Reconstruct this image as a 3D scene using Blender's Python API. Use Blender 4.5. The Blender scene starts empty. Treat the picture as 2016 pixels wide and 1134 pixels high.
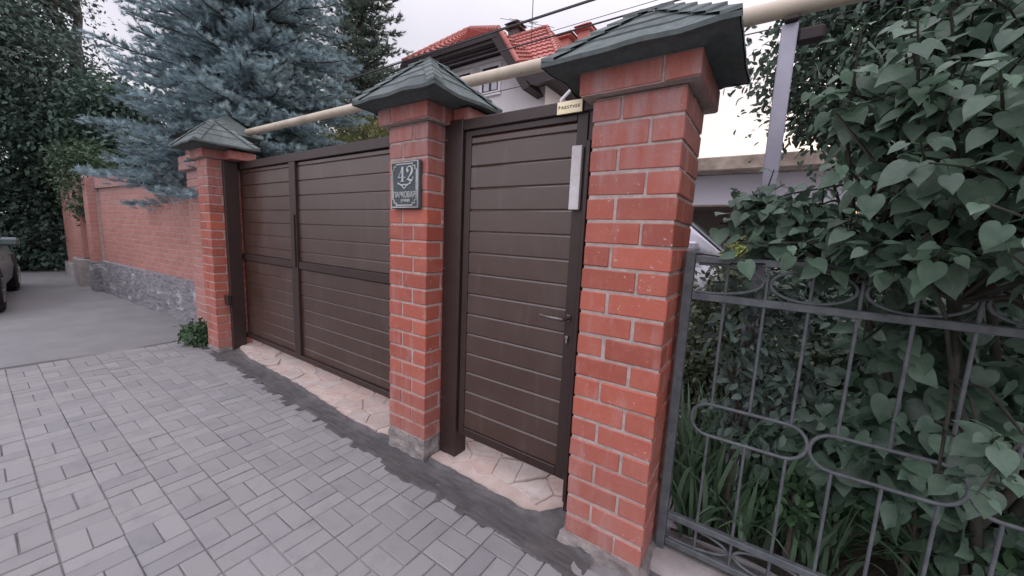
import bpy, bmesh, math, random
import numpy as np
from mathutils import Vector, Matrix, noise as mn
random.seed(7); rng = np.random.default_rng(11)
S = bpy.context.scene
COL = S.collection
R = math.radians

# ------------------------------------------------------------------ materials
def new_mat(name):
    m = bpy.data.materials.new(name); m.use_nodes = True
    nt = m.node_tree; nt.nodes.clear()
    out = nt.nodes.new('ShaderNodeOutputMaterial'); b = nt.nodes.new('ShaderNodeBsdfPrincipled')
    nt.links.new(b.outputs[0], out.inputs[0])
    return m, nt, b
def nd(nt, t, **kw):
    n = nt.nodes.new(t)
    for k, v in kw.items():
        if isinstance(k, str) and k.startswith('i_'): n.inputs[k[2:].replace('_', ' ')].default_value = v
        else: setattr(n, k, v)
    return n
def mix(nt, fac, a, b, mode='MIX'):
    n = nt.nodes.new('ShaderNodeMix'); n.data_type = 'RGBA'; n.blend_type = mode
    for s, v in ((0, fac), (6, a), (7, b)):
        if isinstance(v, (int, float)): n.inputs[s].default_value = v
        elif isinstance(v, tuple): n.inputs[s].default_value = (*v, 1) if len(v) == 3 else v
        else: nt.links.new(v, n.inputs[s])
    return n.outputs[2]
def coord(nt, scale=(1, 1, 1), world=False):
    if world:
        g = nd(nt, 'ShaderNodeNewGeometry'); src = g.outputs['Position']
    else:
        g = nd(nt, 'ShaderNodeTexCoord'); src = g.outputs['Object']
    mp = nd(nt, 'ShaderNodeMapping'); mp.inputs['Scale'].default_value = scale
    nt.links.new(src, mp.inputs[0]); return mp.outputs[0]
def noi(nt, vec, scale, detail=4, rough=.6):
    n = nd(nt, 'ShaderNodeTexNoise'); n.inputs['Scale'].default_value = scale
    n.inputs['Detail'].default_value = detail; n.inputs['Roughness'].default_value = rough
    nt.links.new(vec, n.inputs['Vector']); return n.outputs[0]
def ramp(nt, fac, a, b, lo=0., hi=1.):
    n = nd(nt, 'ShaderNodeMapRange'); n.inputs[1].default_value = a; n.inputs[2].default_value = b
    n.inputs[3].default_value = lo; n.inputs[4].default_value = hi
    nt.links.new(fac, n.inputs[0]); return n.outputs[0]
def bump(nt, b, h, strength=.3, dist=.01):
    n = nd(nt, 'ShaderNodeBump'); n.inputs['Strength'].default_value = strength; n.inputs['Distance'].default_value = dist
    nt.links.new(h, n.inputs['Height']); nt.links.new(n.outputs[0], b.inputs['Normal'])
def var(nt):
    n = nd(nt, 'ShaderNodeAttribute'); n.attribute_name = 'var'; return n.outputs['Fac']

def simple(name, c1, c2=None, scale=6, rough=.8, bs=60, bstr=.25, bd=.004, spec=.3, metal=0, sc=(1, 1, 1), usevar=0., trans=0., lo=.35, hi=.65, detail=5):
    m, nt, b = new_mat(name)
    v = coord(nt, sc)
    n = noi(nt, v, scale, detail)
    c = mix(nt, ramp(nt, n, lo, hi), c1, c2 or tuple(x * .7 for x in c1))
    if usevar:
        c = mix(nt, 1.0, c, mix(nt, var(nt), (1 - usevar,) * 3, (1 + usevar,) * 3), 'MULTIPLY')
    nt.links.new(c, b.inputs['Base Color'])
    b.inputs['Roughness'].default_value = rough; b.inputs['Specular IOR Level'].default_value = spec
    b.inputs['Metallic'].default_value = metal
    if bstr: bump(nt, b, noi(nt, v, bs, 3), bstr, bd)
    if trans:
        out = [x for x in nt.nodes if x.type == 'OUTPUT_MATERIAL'][0]
        t = nd(nt, 'ShaderNodeBsdfTranslucent'); nt.links.new(c, t.inputs[0])
        ms = nd(nt, 'ShaderNodeMixShader'); ms.inputs[0].default_value = trans
        nt.links.new(b.outputs[0], ms.inputs[1]); nt.links.new(t.outputs[0], ms.inputs[2]); nt.links.new(ms.outputs[0], out.inputs[0])
    return m

def brick_mat(name, dark, red, light, bloom=.5, chips=1.):
    m, nt, b = new_mat(name); v = coord(nt)
    c = mix(nt, var(nt), dark, red); v = coord(nt)
    n1 = noi(nt, v, 9, 5); c = mix(nt, ramp(nt, n1, .45, .8, 0, .55), c, light)
    # lime bloom: soft upright runs
    vv = coord(nt, (7, 7, 1.6)); n2 = noi(nt, vv, 2.6, 4)
    c = mix(nt, ramp(nt, n2, .56, .78, 0, bloom), c, (.42, .27, .26))
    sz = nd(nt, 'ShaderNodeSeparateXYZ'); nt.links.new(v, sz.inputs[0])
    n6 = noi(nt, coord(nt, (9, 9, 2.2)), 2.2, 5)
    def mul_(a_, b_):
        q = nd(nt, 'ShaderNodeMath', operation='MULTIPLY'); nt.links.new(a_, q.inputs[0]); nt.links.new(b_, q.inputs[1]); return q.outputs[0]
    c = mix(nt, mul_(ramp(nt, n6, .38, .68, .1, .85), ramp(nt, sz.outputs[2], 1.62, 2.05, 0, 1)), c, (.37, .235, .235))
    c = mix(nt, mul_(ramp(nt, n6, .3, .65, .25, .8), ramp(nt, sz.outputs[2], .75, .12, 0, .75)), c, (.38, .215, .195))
    # pale mortar specks and chips
    n3 = noi(nt, v, 44, 3); n4 = noi(nt, v, 4, 2)
    mul = nd(nt, 'ShaderNodeMath', operation='MULTIPLY'); nt.links.new(ramp(nt, n3, .655, .69), mul.inputs[0]); nt.links.new(ramp(nt, n4, .42, .62, .08, 1), mul.inputs[1])
    mu2 = nd(nt, 'ShaderNodeMath', operation='MULTIPLY'); nt.links.new(mul.outputs[0], mu2.inputs[0]); mu2.inputs[1].default_value = .75 * chips
    c = mix(nt, mu2.outputs[0], c, (.55, .44, .42))
    n5 = noi(nt, v, 140, 2); c = mix(nt, ramp(nt, n5, .3, .7, .0, .22), c, tuple(x * .5 for x in dark))
    nt.links.new(c, b.inputs['Base Color']); b.inputs['Roughness'].default_value = .5; b.inputs['Specular IOR Level'].default_value = .35
    bump(nt, b, noi(nt, v, 75, 4), .35, .003)
    return m

M = {}
M['brick'] = brick_mat('red_brick', (.285, .075, .052), (.435, .115, .075), (.45, .165, .125), .62)
M['brick_far'] = brick_mat('pale_red_brick', (.37, .165, .135), (.44, .205, .17), (.46, .28, .245), .6, .3)
M['mortar'] = simple('mortar', (.43, .35, .325), (.31, .25, .23), 30, .9, 120, .5, .004)
M['concrete'] = simple('rough_concrete', (.30, .27, .255), (.17, .15, .145), 11, .92, 45, .9, .012)
M['plinth'] = simple('smooth_concrete', (.34, .31, .30), (.24, .215, .21), 5, .9, 70, .5, .006)
M['shingle'] = simple('green_bitumen_shingle', (.128, .150, .147), (.092, .112, .111), 26, .93, 420, .6, .003, .2, usevar=.28)
M['gate'] = None
def gate_mat(name, c1, c2, rough):
    m, nt, b = new_mat(name)
    v = coord(nt, (3, 3, 26)); n = noi(nt, v, 9, 5, .7)
    n2 = noi(nt, coord(nt), 2.2, 3)
    c = mix(nt, ramp(nt, n, .3, .7), c1, c2); c = mix(nt, ramp(nt, n2, .4, .75, 0, .12), c, (.16, .135, .125)); c = mix(nt, ramp(nt, noi(nt, coord(nt, (5, 5, .8)), 3.1, 5), .55, .8, 0, .25), c, (.15, .12, .11))
    nt.links.new(c, b.inputs['Base Color']); b.inputs['Specular IOR Level'].default_value = .8
    nt.links.new(ramp(nt, n2, .3, .7, rough - .05, rough + .08), b.inputs['Roughness'])
    bump(nt, b, n, .32, .0016); return m
M['gate'] = gate_mat('brown_embossed_panel', (.056, .027, .018), (.043, .021, .0145), .32)
M['frame'] = simple('brown_painted_steel', (.036, .020, .017), (.029, .016, .0145), 12, .42, 90, .08, .002, .45)
M['steel'] = simple('worn_bright_steel', (.55, .55, .55), (.4, .4, .4), 30, .3, 90, .1, .001, .5, .9)
M['darksteel'] = simple('dark_burnished_steel', (.16, .14, .135), (.11, .095, .09), 20, .25, 90, .05, .001, .6, .7)
M['whiteboard'] = simple('dull_white_plastic', (.62, .60, .61), (.50, .47, .46), 14, .55, 60, .1, .002)
M['gold'] = simple('pale_gold_plate', (.83, .74, .50), (.78, .68, .44), 8, .35, 60, .03, .001, .5, .25)
M['black'] = simple('black_lettering', (.03, .028, .03), (.02, .02, .02), 9, .5, 50, 0)
def paver_mat():
    m, nt, b = new_mat('grey_concrete_paver'); v = coord(nt)
    c = mix(nt, var(nt), (.208, .205, .210), (.272, .266, .267))
    c = mix(nt, ramp(nt, noi(nt, v, 1.4, 5), .38, .68, 0, .55), c, (.262, .250, .242))
    c = mix(nt, ramp(nt, noi(nt, v, 8, 5), .5, .78, 0, .5), c, (.145, .14, .147))
    c = mix(nt, ramp(nt, noi(nt, v, 320, 2), .3, .72, 0, .3), c, (.15, .15, .16))
    nt.links.new(c, b.inputs['Base Color']); b.inputs['Roughness'].default_value = .82; b.inputs['Specular IOR Level'].default_value = .3
    bump(nt, b, noi(nt, v, 160, 4), .3, .003); return m
M['paver'] = paver_mat()
def joint_mat():
    m, nt, b = new_mat('sandy_paver_joint'); v = coord(nt)
    c = mix(nt, ramp(nt, noi(nt, v, 1.9, 4), .42, .60), (.215, .205, .205), (.10, .095, .097))
    nt.links.new(c, b.inputs['Base Color']); b.inputs['Roughness'].default_value = .95
    bump(nt, b, noi(nt, v, 90, 3), .5, .004); return m
M['joint'] = joint_mat()
M['asphalt'] = simple('worn_asphalt', (.212, .211, .214), (.178, .178, .182), 2.2, .9, 190, .6, .004, .25)
def wet_mat():
    m, nt, b = new_mat('fresh_dark_mortar')
    v = coord(nt, (2.2, 14, 14)); n = noi(nt, v, 3.5, 5)
    c = mix(nt, ramp(nt, n, .35, .68), (.058, .054, .055), (.098, .092, .092))
    c = mix(nt, ramp(nt, noi(nt, coord(nt), 3.0, 4), .50, .70, 0, .65), c, (.135, .125, .124))
    c = mix(nt, ramp(nt, noi(nt, coord(nt), 46, 3), .64, .72, 0, .5), c, (.16, .15, .15))
    nt.links.new(c, b.inputs['Base Color']); b.inputs['Roughness'].default_value = .68; b.inputs['Specular IOR Level'].default_value = .35
    bump(nt, b, n, .5, .008); return m
M['wet'] = wet_mat()
def flag_mat(name, base, alt, smear):
    m, nt, b = new_mat(name); v = coord(nt)
    c = mix(nt, var(nt), base, alt)
    c = mix(nt, ramp(nt, noi(nt, v, 7, 5), .40, .66, 0, .75), c, smear)
    c = mix(nt, ramp(nt, noi(nt, v, 24, 4), .52, .72, 0, .4), c, tuple(x * .55 for x in base))
    nt.links.new(c, b.inputs['Base Color']); b.inputs['Roughness'].default_value = .85; b.inputs['Specular IOR Level'].default_value = .3
    bump(nt, b, noi(nt, v, 38, 5), .6, .007); return m
M['flag'] = flag_mat('pink_sandstone_flag', (.45, .315, .27), (.40, .33, .30), (.47, .425, .40))
M['flagmortar'] = simple('flagstone_mortar', (.46, .375, .34), (.38, .295, .26), 9, .9, 60, .6, .006)
def stone_mat():
    m, nt, b = new_mat('grey_rubble_stone'); v = coord(nt); v2 = coord(nt, (1, 1, 2.4))
    c = mix(nt, ramp(nt, noi(nt, v2, 5, 5), .35, .65), (.26, .25, .265), (.155, .15, .165))
    c = mix(nt, ramp(nt, noi(nt, v2, 3.2, 6, .7), .55, .66, 0, .9), c, (.46, .44, .46))
    c = mix(nt, ramp(nt, noi(nt, v2, 14, 3), .60, .68, 0, .8), c, (.06, .058, .064))
    nt.links.new(c, b.inputs['Base Color']); b.inputs['Roughness'].default_value = .8
    bump(nt, b, noi(nt, v2, 9, 6), 1.0, .05); return m
M['stone'] = stone_mat()
M['render'] = simple('white_render', (.66, .62, .635), (.60, .56, .575), 1.2, .85, 150, .2, .003)
M['garagewall'] = simple('white_garage_paint', (.60, .58, .63), (.55, .53, .575), 1.0, .8, 150, .15, .003)
M['beige'] = simple('beige_plaster', (.30, .265, .22), (.25, .22, .185), 2, .9, 80, .2)
M['slab'] = simple('stained_slab_edge', (.40, .33, .27), (.20, .16, .13), 3.5, .85, 60, .4, .006)
def tile_mat():
    m, nt, b = new_mat('red_roof_tile'); v = coord(nt)
    c = mix(nt, var(nt), (.38, .115, .095), (.47, .17, .14)); c = mix(nt, ramp(nt, noi(nt, v, 1.5, 4), .4, .7, 0, .4), c, (.33, .12, .105))
    nt.links.new(c, b.inputs['Base Color']); b.inputs['Roughness'].default_value = .6; return m
M['tile'] = tile_mat()
M['wood'] = simple('dark_stained_wood', (.034, .022, .022), (.022, .015, .016), 4, .6, 40, .3, .006, .35, sc=(1, 1, 8))
M['white'] = simple('white_paint', (.78, .76, .78), (.72, .70, .72), 3, .6, 80, .05, .002)
M['pvc'] = simple('dark_window_frame', (.075, .05, .045), (.06, .04, .04), 5, .4, 80, 0)
M['curtain'] = simple('white_net_curtain', (.66, .66, .72), (.50, .50, .58), 9, .9, 80, 0, sc=(6, 6, .4))
def glass_mat(name, tint, rough=.05):
    m, nt, b = new_mat(name); v = coord(nt)
    c = mix(nt, noi(nt, v, 1.2, 2), tint, tuple(x * 1.5 for x in tint)); nt.links.new(c, b.inputs['Base Color'])
    b.inputs['Roughness'].default_value = rough; b.inputs['Specular IOR Level'].default_value = .9; return m
M['glass'] = glass_mat('dark_window_glass', (.03, .035, .045))
M['carglass'] = glass_mat('tinted_car_glass', (.10, .11, .12))
M['pipe0'] = simple('cream_pipe_paint', (.52, .46, .365), (.44, .385, .30), 7, .5, 60, .12, .003, .4)
def pipe_mat():
    m, nt, b = new_mat('cream_pipe_paint'); v = coord(nt)
    c = mix(nt, ramp(nt, noi(nt, v, 5, 5), .35, .65), (.54, .47, .37), (.43, .375, .295))
    c = mix(nt, ramp(nt, noi(nt, v, 16, 5, .7), .64, .69, 0, .9), c, (.20, .10, .06)); c = mix(nt, ramp(nt, noi(nt, v, 2.3, 4), .55, .7, 0, .5), c, (.30, .25, .20))
    nt.links.new(c, b.inputs['Base Color']); b.inputs['Roughness'].default_value = .55; bump(nt, b, noi(nt, v, 40, 3), .25, .003); return m
M['pipe'] = pipe_mat()
M['postpaint'] = simple('lilac_grey_post_paint', (.40, .39, .46), (.33, .32, .385), 5, .5, 60, .1, .003, .4)
M['fence'] = simple('weathered_grey_fence_paint', (.105, .115, .120), (.066, .073, .080), 22, .55, 130, .4, .002, .4)
M['cable'] = simple('black_cable', (.055, .048, .055), (.045, .04, .045), 10, .7, 60, 0)
M['bark'] = simple('grey_brown_bark', (.105, .085, .07), (.055, .045, .04), 14, .95, 40, .9, .02, sc=(1, 1, .25))
M['twig'] = simple('dark_green_twig', (.055, .056, .045), (.035, .034, .028), 14, .9, 60, .5, .006)
M['soil'] = simple('dark_garden_soil', (.060, .052, .042), (.030, .027, .022), 9, .95, 40, .9, .03)
M['yard'] = simple('pale_yard_concrete', (.42, .39, .40), (.35, .325, .335), 2, .9, 60, .3, .006)
M['ground'] = simple('bare_ground', (.14, .135, .125), (.09, .09, .08), 1.2, .95, 20, .5, .02)
def leaf(name, c1, c2, rough=.5, trans=.25, v=.45, spec=.4):
    return simple(name, c1, c2, 3, rough, 40, .0, .002, spec, usevar=v, trans=trans)
M['lilac'] = simple('lilac_leaf', (.140, .208, .146), (.092, .158, .116), 34, .38, 55, .25, .003, .45, usevar=.45, trans=.36)
M['darkleaf'] = leaf('dark_broad_leaf', (.078, .120, .086), (.056, .090, .066), .55, .25, .5)
M['farleaf'] = leaf('deep_green_leaf', (.078, .125, .092), (.056, .095, .072), .65, .25, .6)
M['greyleaf'] = leaf('dull_green_leaf', (.112, .158, .130), (.082, .120, .100), .65, .25, .6)
M['ivy'] = leaf('ivy_leaf', (.060, .098, .050), (.040, .075, .036), .55, .25, .5)
M['yellowleaf'] = leaf('yellow_green_leaf', (.150, .150, .050), (.095, .110, .040), .6, .3, .5)
M['brightleaf'] = leaf('bright_lime_leaf', (.36, .40, .12), (.26, .32, .09), .5, .3, .3)
M['weed'] = leaf('weed_leaf', (.060, .12, .055), (.045, .095, .042), .55, .25, .5)
M['shrubleaf'] = leaf('shrub_leaf', (.120, .155, .092), (.088, .108, .064), .5, .2, .65)
M['iris'] = leaf('iris_blade', (.105, .165, .098), (.072, .125, .074), .5, .2, .5)
M['needle'] = leaf('blue_spruce_needle', (.285, .370, .392), (.195, .275, .30), .7, .25, .55, .2)
M['larchneedle'] = leaf('larch_needle', (.11, .145, .112), (.08, .108, .088), .8, .15, .5, .2)
M['rubber'] = simple('tyre_rubber', (.022, .022, .025), (.016, .016, .018), 20, .85, 70, .3, .004)
M['rim'] = simple('grey_alloy', (.25, .25, .27), (.2, .2, .22), 12, .4, 60, 0, metal=.7)
M['carpaint'] = simple('grey_green_car_paint', (.065, .09, .092), (.055, .078, .08), 2, .35, 80, 0, .001, .5)
M['silver'] = simple('silver_car_paint', (.42, .41, .45), (.38, .37, .41), 2, .35, 80, 0, .001, .5, .35)
M['lamp'] = simple('clear_lamp_glass', (.6, .62, .62), (.4, .42, .42), 14, .1, 60, 0, .001, .8)
M['signplate'] = simple('dark_grey_green_cast_metal', (.052, .072, .075), (.038, .055, .058), 30, .55, 160, .5, .002, .45)
M['signraise'] = simple('silvered_raised_metal', (.46, .47, .47), (.36, .38, .38), 35, .5, 140, .3, .001, .5)

# ------------------------------------------------------------------ mesh building
BV, BF = [], []
def _bevtemplate():
    vs = []; idx = {}
    for sx in (-1, 1):
        for sy in (-1, 1):
            for sz in (-1, 1):
                for a in range(3):
                    idx[(sx, sy, sz, a)] = len(vs); vs.append(((sx, sy, sz), a))
    fs = []
    for a in range(3):
        o = [k for k in range(3) if k != a]
        for s in (-1, 1):
            q = []
            for (p, r_) in ((-1, -1), (1, -1), (1, 1), (-1, 1)):
                k = [0, 0, 0]; k[a] = s; k[o[0]] = p; k[o[1]] = r_; q.append(idx[(*k, a)])
            fs.append(q)
    for a, b, c in ((0, 1, 2), (0, 2, 1), (1, 2, 0)):
        for sa in (-1, 1):
            for sb in (-1, 1):
                k1 = [0, 0, 0]; k1[a] = sa; k1[b] = sb; k1[c] = -1; k2 = list(k1); k2[c] = 1
                fs.append([idx[(*k1, a)], idx[(*k2, a)], idx[(*k2, b)], idx[(*k1, b)]])
    for sx in (-1, 1):
        for sy in (-1, 1):
            for sz in (-1, 1): fs.append([idx[(sx, sy, sz, a)] for a in range(3)])
    # fix winding
    P = []
    for (s, a) in vs: P.append(Vector([s[i] * (1 if i == a else .8) for i in range(3)]))
    out = []
    for f in fs:
        n = (P[f[1]] - P[f[0]]).cross(P[f[2]] - P[f[0]]); c = sum((P[i] for i in f), Vector())
        out.append(f if n.dot(c) > 0 else f[::-1])
    return vs, out
BV, BF = _bevtemplate()
class MB:
    def __init__(s): s.v = []; s.f = []; s.m = []; s.a = []; s.sm = []
    def add(s, vs, fs, mi=0, a=None, sm=False):
        o = len(s.v); s.v += [tuple(v) for v in vs]
        for f in fs: s.f.append([i + o for i in f]); s.m.append(mi); s.a.append(random.random() if a is None else a); s.sm.append(sm)
    def box(s, x0, x1, y0, y1, z0, z1, bev=.0, mi=0, a=None, M4=None, jit=0.):
        c = ((x0 + x1) / 2, (y0 + y1) / 2, (z0 + z1) / 2); h = (abs(x1 - x0) / 2, abs(y1 - y0) / 2, abs(z1 - z0) / 2)
        b = min(bev if bev else 1e-4, min(h) * .45); a = random.random() if a is None else a
        if bev:
            vs = [Vector([c[i] + sg[i] * (h[i] if i == ax else h[i] - b) for i in range(3)]) for sg, ax in BV]; fs = BF
        else:
            vs = [Vector((c[0] + sx * h[0], c[1] + sy * h[1], c[2] + sz * h[2])) for sx in (-1, 1) for sy in (-1, 1) for sz in (-1, 1)]
            fs = [(0, 1, 3, 2), (4, 6, 7, 5), (0, 4, 5, 1), (2, 3, 7, 6), (0, 2, 6, 4), (1, 5, 7, 3)]
        if jit: vs = [v + Vector((random.uniform(-jit, jit), random.uniform(-jit, jit), random.uniform(-jit, jit))) for v in vs]
        if M4 is not None: vs = [M4 @ v for v in vs]
        s.add(vs, fs, mi, a)
    def tube(s, pts, r, n=8, mi=0, cap=True, a=None, sm=True):
        pts = [Vector(p) for p in pts]; k = len(pts); rs = r if isinstance(r, (list, tuple)) else [r] * k
        vs = []; u = None
        for i, p in enumerate(pts):
            t = (pts[min(i + 1, k - 1)] - pts[max(i - 1, 0)])
            if t.length < 1e-9: t = Vector((0, 0, 1))
            t.normalize()
            if u is None:
                u = t.orthogonal().normalized()
            else:
                u = u - t * u.dot(t)
                u = u.normalized() if u.length > 1e-6 else t.orthogonal().normalized()
            w = t.cross(u)
            for j in range(n):
                q = 2 * math.pi * j / n; vs.append(p + (u * math.cos(q) + w * math.sin(q)) * rs[i])
        fs = [[i * n + j, i * n + (j + 1) % n, (i + 1) * n + (j + 1) % n, (i + 1) * n + j] for i in range(k - 1) for j in range(n)]
        a = random.random() if a is None else a
        s.add(vs, fs, mi, a, sm)
        if cap: s.add(vs[:n], [list(range(n))[::-1]], mi, a); s.add(vs[-n:], [list(range(n))], mi, a)
    def prism(s, poly, z0, z1, mi=0, a=None, ax='z', sides=True):
        """poly of (u, v), extruded along ax"""
        def P(u, v, w): return {'z': (u, v, w), 'y': (u, w, v), 'x': (w, u, v)}[ax]
        n = len(poly); a = random.random() if a is None else a
        area = sum(poly[i][0] * poly[(i + 1) % n][1] - poly[(i + 1) % n][0] * poly[i][1] for i in range(n))
        if (area < 0) != (ax == 'y'): poly = poly[::-1]
        vs = [P(u, v, z0) for u, v in poly] + [P(u, v, z1) for u, v in poly]
        fs = [list(range(n))[::-1], list(range(n, 2 * n))] + [[i, (i + 1) % n, n + (i + 1) % n, n + i] for i in range(n)]
        s.add(vs, fs, mi, a)
    def build(s, name, mats, parent=None, loc=None):
        me = bpy.data.meshes.new(name); me.from_pydata([tuple(v) for v in s.v], [], s.f); me.update()
        ms = mats if isinstance(mats, (list, tuple)) else [mats]
        for m in ms: me.materials.append(m)
        me.polygons.foreach_set('material_index', s.m); me.polygons.foreach_set('use_smooth', s.sm)
        at = me.attributes.new('var', 'FLOAT', 'FACE'); at.data.foreach_set('value', s.a)
        return link(name, me, parent, loc)
def link(name, me, parent=None, loc=None):
    o = bpy.data.objects.new(name, me); COL.objects.link(o)
    if parent is not None:
        o.parent = parent; o.matrix_parent_inverse = Matrix.Identity(4)
        if me is not None:
            # geometry is given in world space: shift it into the parent's space
            pl = Vector(parent.get('_w', (0, 0, 0))); me.transform(Matrix.Translation(-pl))
    elif loc is not None:
        if me is not None: me.transform(Matrix.Translation(-Vector(loc)))
        o.location = loc
    o['_w'] = tuple(parent.get('_w', (0, 0, 0))) if parent is not None else tuple(loc or (0, 0, 0))
    return o
def thing(name, label, cat, loc=(0, 0, 0), group=None):
    o = link(name, None, None, loc); o.empty_display_size = .1
    return tag(o, label, cat, group)
def tag(o, label, cat, group=None):
    o['label'] = label; o['category'] = cat
    if group: o['group'] = group
    return o
def struct(o): o['kind'] = 'structure'; return o
def build_np(name, V, F, a, mat, parent=None, loc=None, smooth=False):
    V = np.ascontiguousarray(V, dtype=np.float32); F = np.ascontiguousarray(F, dtype=np.int32); k = F.shape[1]
    me = bpy.data.meshes.new(name)
    me.vertices.add(len(V)); me.vertices.foreach_set('co', V.ravel())
    me.loops.add(F.size); me.loops.foreach_set('vertex_index', F.ravel())
    me.polygons.add(len(F)); me.polygons.foreach_set('loop_start', np.arange(0, F.size, k, dtype=np.int32))
    me.polygons.foreach_set('loop_total', np.full(len(F), k, dtype=np.int32))
    if smooth: me.polygons.foreach_set('use_smooth', np.ones(len(F), dtype=bool))
    me.update(calc_edges=True); me.materials.append(mat)
    at = me.attributes.new('var', 'FLOAT', 'FACE'); at.data.foreach_set('value', np.asarray(a, dtype=np.float32))
    return link(name, me, parent, loc)
def nz(p, s, amp=1.): return mn.noise(Vector(p) * s) * amp

# leaf templates: (verts, faces) with tip along +y, normal +z
def heart():
    side = [(.10, -.10), (.25, -.13), (.39, -.06), (.465, .08), (.48, .26), (.43, .45), (.325, .63), (.20, .80), (.085, .95)]
    ym = [.02, .07, .14, .23, .36, .50, .66, .82, .96]
    v = [(0, 0, 0), (0, 1.08, -.20)] + [(0, y, -.16 * y * y) for y in ym]; f = []
    for sg in (1, -1):
        o = len(v); v += [(sg * x, y, .30 * x - .34 * x * x - .16 * y * y + .02 * math.sin(9 * y + sg)) for x, y in side]
        t = [(0, o, 2), (10, o + 8, 1)]
        for i in range(8): t += [(2 + i, o + i, o + i + 1), (2 + i, o + i + 1, 3 + i)]
        f += t if sg > 0 else [q[::-1] for q in t]
    return np.array(v), np.array(f)
def oval():
    v = [(0, 0, 0), (.22, .3, .06), (.2, .65, .05), (0, 1, -.1), (-.2, .65, .05), (-.22, .3, .06), (0, .45, -.02)]
    f = [(0, 1, 6), (1, 2, 6), (2, 3, 6), (3, 4, 6), (4, 5, 6), (5, 0, 6)]
    return np.array(v), np.array(f)
def diamond():
    v = [(0, 0, 0), (.27, .45, .05), (0, 1, -.08), (-.27, .45, .05)]
    return np.array(v), np.array([(0, 1, 2), (0, 2, 3)])
HEART, OVAL, DIAM = heart(), oval(), diamond()
def unit(a): return a / np.maximum(np.linalg.norm(a, axis=-1, keepdims=True), 1e-9)
def leaves(tpl, pos, tip, nrm, size, va):
    tv, tf = tpl; n = len(pos)
    t = unit(tip); nn = unit(nrm - t * (nrm * t).sum(1, keepdims=True)); s = np.cross(t, nn)
    V = pos[:, None, :] + size[:, None, None] * (tv[None, :, 0:1] * s[:, None, :] + tv[None, :, 1:2] * t[:, None, :] + tv[None, :, 2:3] * nn[:, None, :])
    F = tf[None] + (np.arange(n) * len(tv))[:, None, None]
    return V.reshape(-1, 3), F.reshape(-1, 3), np.repeat(va, len(tf))
def blob_points(blobs, n, shell=.55):
    """random points in a union of ellipsoids, biased to the outside"""
    w = np.array([b[1][0] * b[1][1] * b[1][2] for b in blobs]) ** .75; w /= w.sum()
    k = rng.choice(len(blobs), n, p=w)
    d = unit(rng.normal(size=(n, 3))); r = shell + (1 - shell) * rng.random((n, 1)) ** .7
    c = np.array([b[0] for b in blobs])[k]; rr = np.array([b[1] for b in blobs])[k]
    return c + d * r * rr, d

def broadleaf(name, label, cat, loc, height, tr, blobs, ncl, per, size, mat, tpl=DIAM, spread=.35, group=None, lean=(0, 0), nlimb=26):
    t = thing(name, label, cat, loc, group)
    tb = MB(); L = Vector(loc)
    top = L + Vector((lean[0], lean[1], height))
    pts = [L.lerp(top, i / 8) + Vector((nz((i, loc[0], 3), .9, .12 * tr * 8), nz((i, loc[1], 7), .9, .12 * tr * 8), 0)) * (i > 0) for i in range(9)]
    pts[0] = L - Vector((0, 0, .1))
    tb.tube(pts, [tr * (1.25 if i == 0 else 1 - .09 * i) for i in range(9)], 9)
    cl, d = blob_points(blobs, ncl)
    for p in cl[:nlimb]:
        p = Vector(p); s = pts[min(8, max(1, int(8 * max(.15, min(.95, (p.z - L.z) / height * .75)))))]
        mid = s.lerp(p, .5) + Vector((random.uniform(-.2, .2), random.uniform(-.2, .2), random.uniform(0, .3))) * (height * .05)
        tb.tube([s, s.lerp(mid, .5), mid, mid.lerp(p, .6), p], [tr * .42, tr * .36, tr * .28, tr * .18, tr * .07], 6)
    tb.build('trunk', M['bark'], t)
    n = ncl * per
    k = np.repeat(np.arange(ncl), per)
    pos = cl[k] + rng.normal(size=(n, 3)) * spread * np.array([1, 1, .75]) * rng.uniform(.45, 1.2, (ncl, 1))[k]
    tip = unit(d[k] * .6 + rng.normal(size=(n, 3)) * .8 + np.array([0, 0, -.5])); nr = rng.normal(size=(n, 3)) * .7 + np.array([0, 0, 1.]) + d[k] * .4
    va = np.clip(rng.random(ncl)[k] * .65 + rng.random(n) * .35, 0, 1)
    V, F, A = leaves(tpl, pos, tip, nr, size * rng.uniform(.65, 1.25, n), va)
    build_np('crown', V, F, A, mat, t)
    return t
def shrub(name, label, cat, loc, blobs, ncl, per, size, mat, tpl=OVAL, spread=.08, group=None, nst=12):
    return broadleaf(name, label, cat, loc, max(b[0][2] + b[1][2] * .3 for b in blobs) - loc[2], .016, blobs, ncl, per, size, mat, tpl, spread, group, nlimb=nst)

# ------------------------------------------------------------------ ground
g = MB(); g.add([(-300, -300, -.12), (300, -300, -.12), (300, 300, -.12), (-300, 300, -.12)], [(0, 1, 2, 3)])
struct(g.build('ground', M['ground']))
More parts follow.
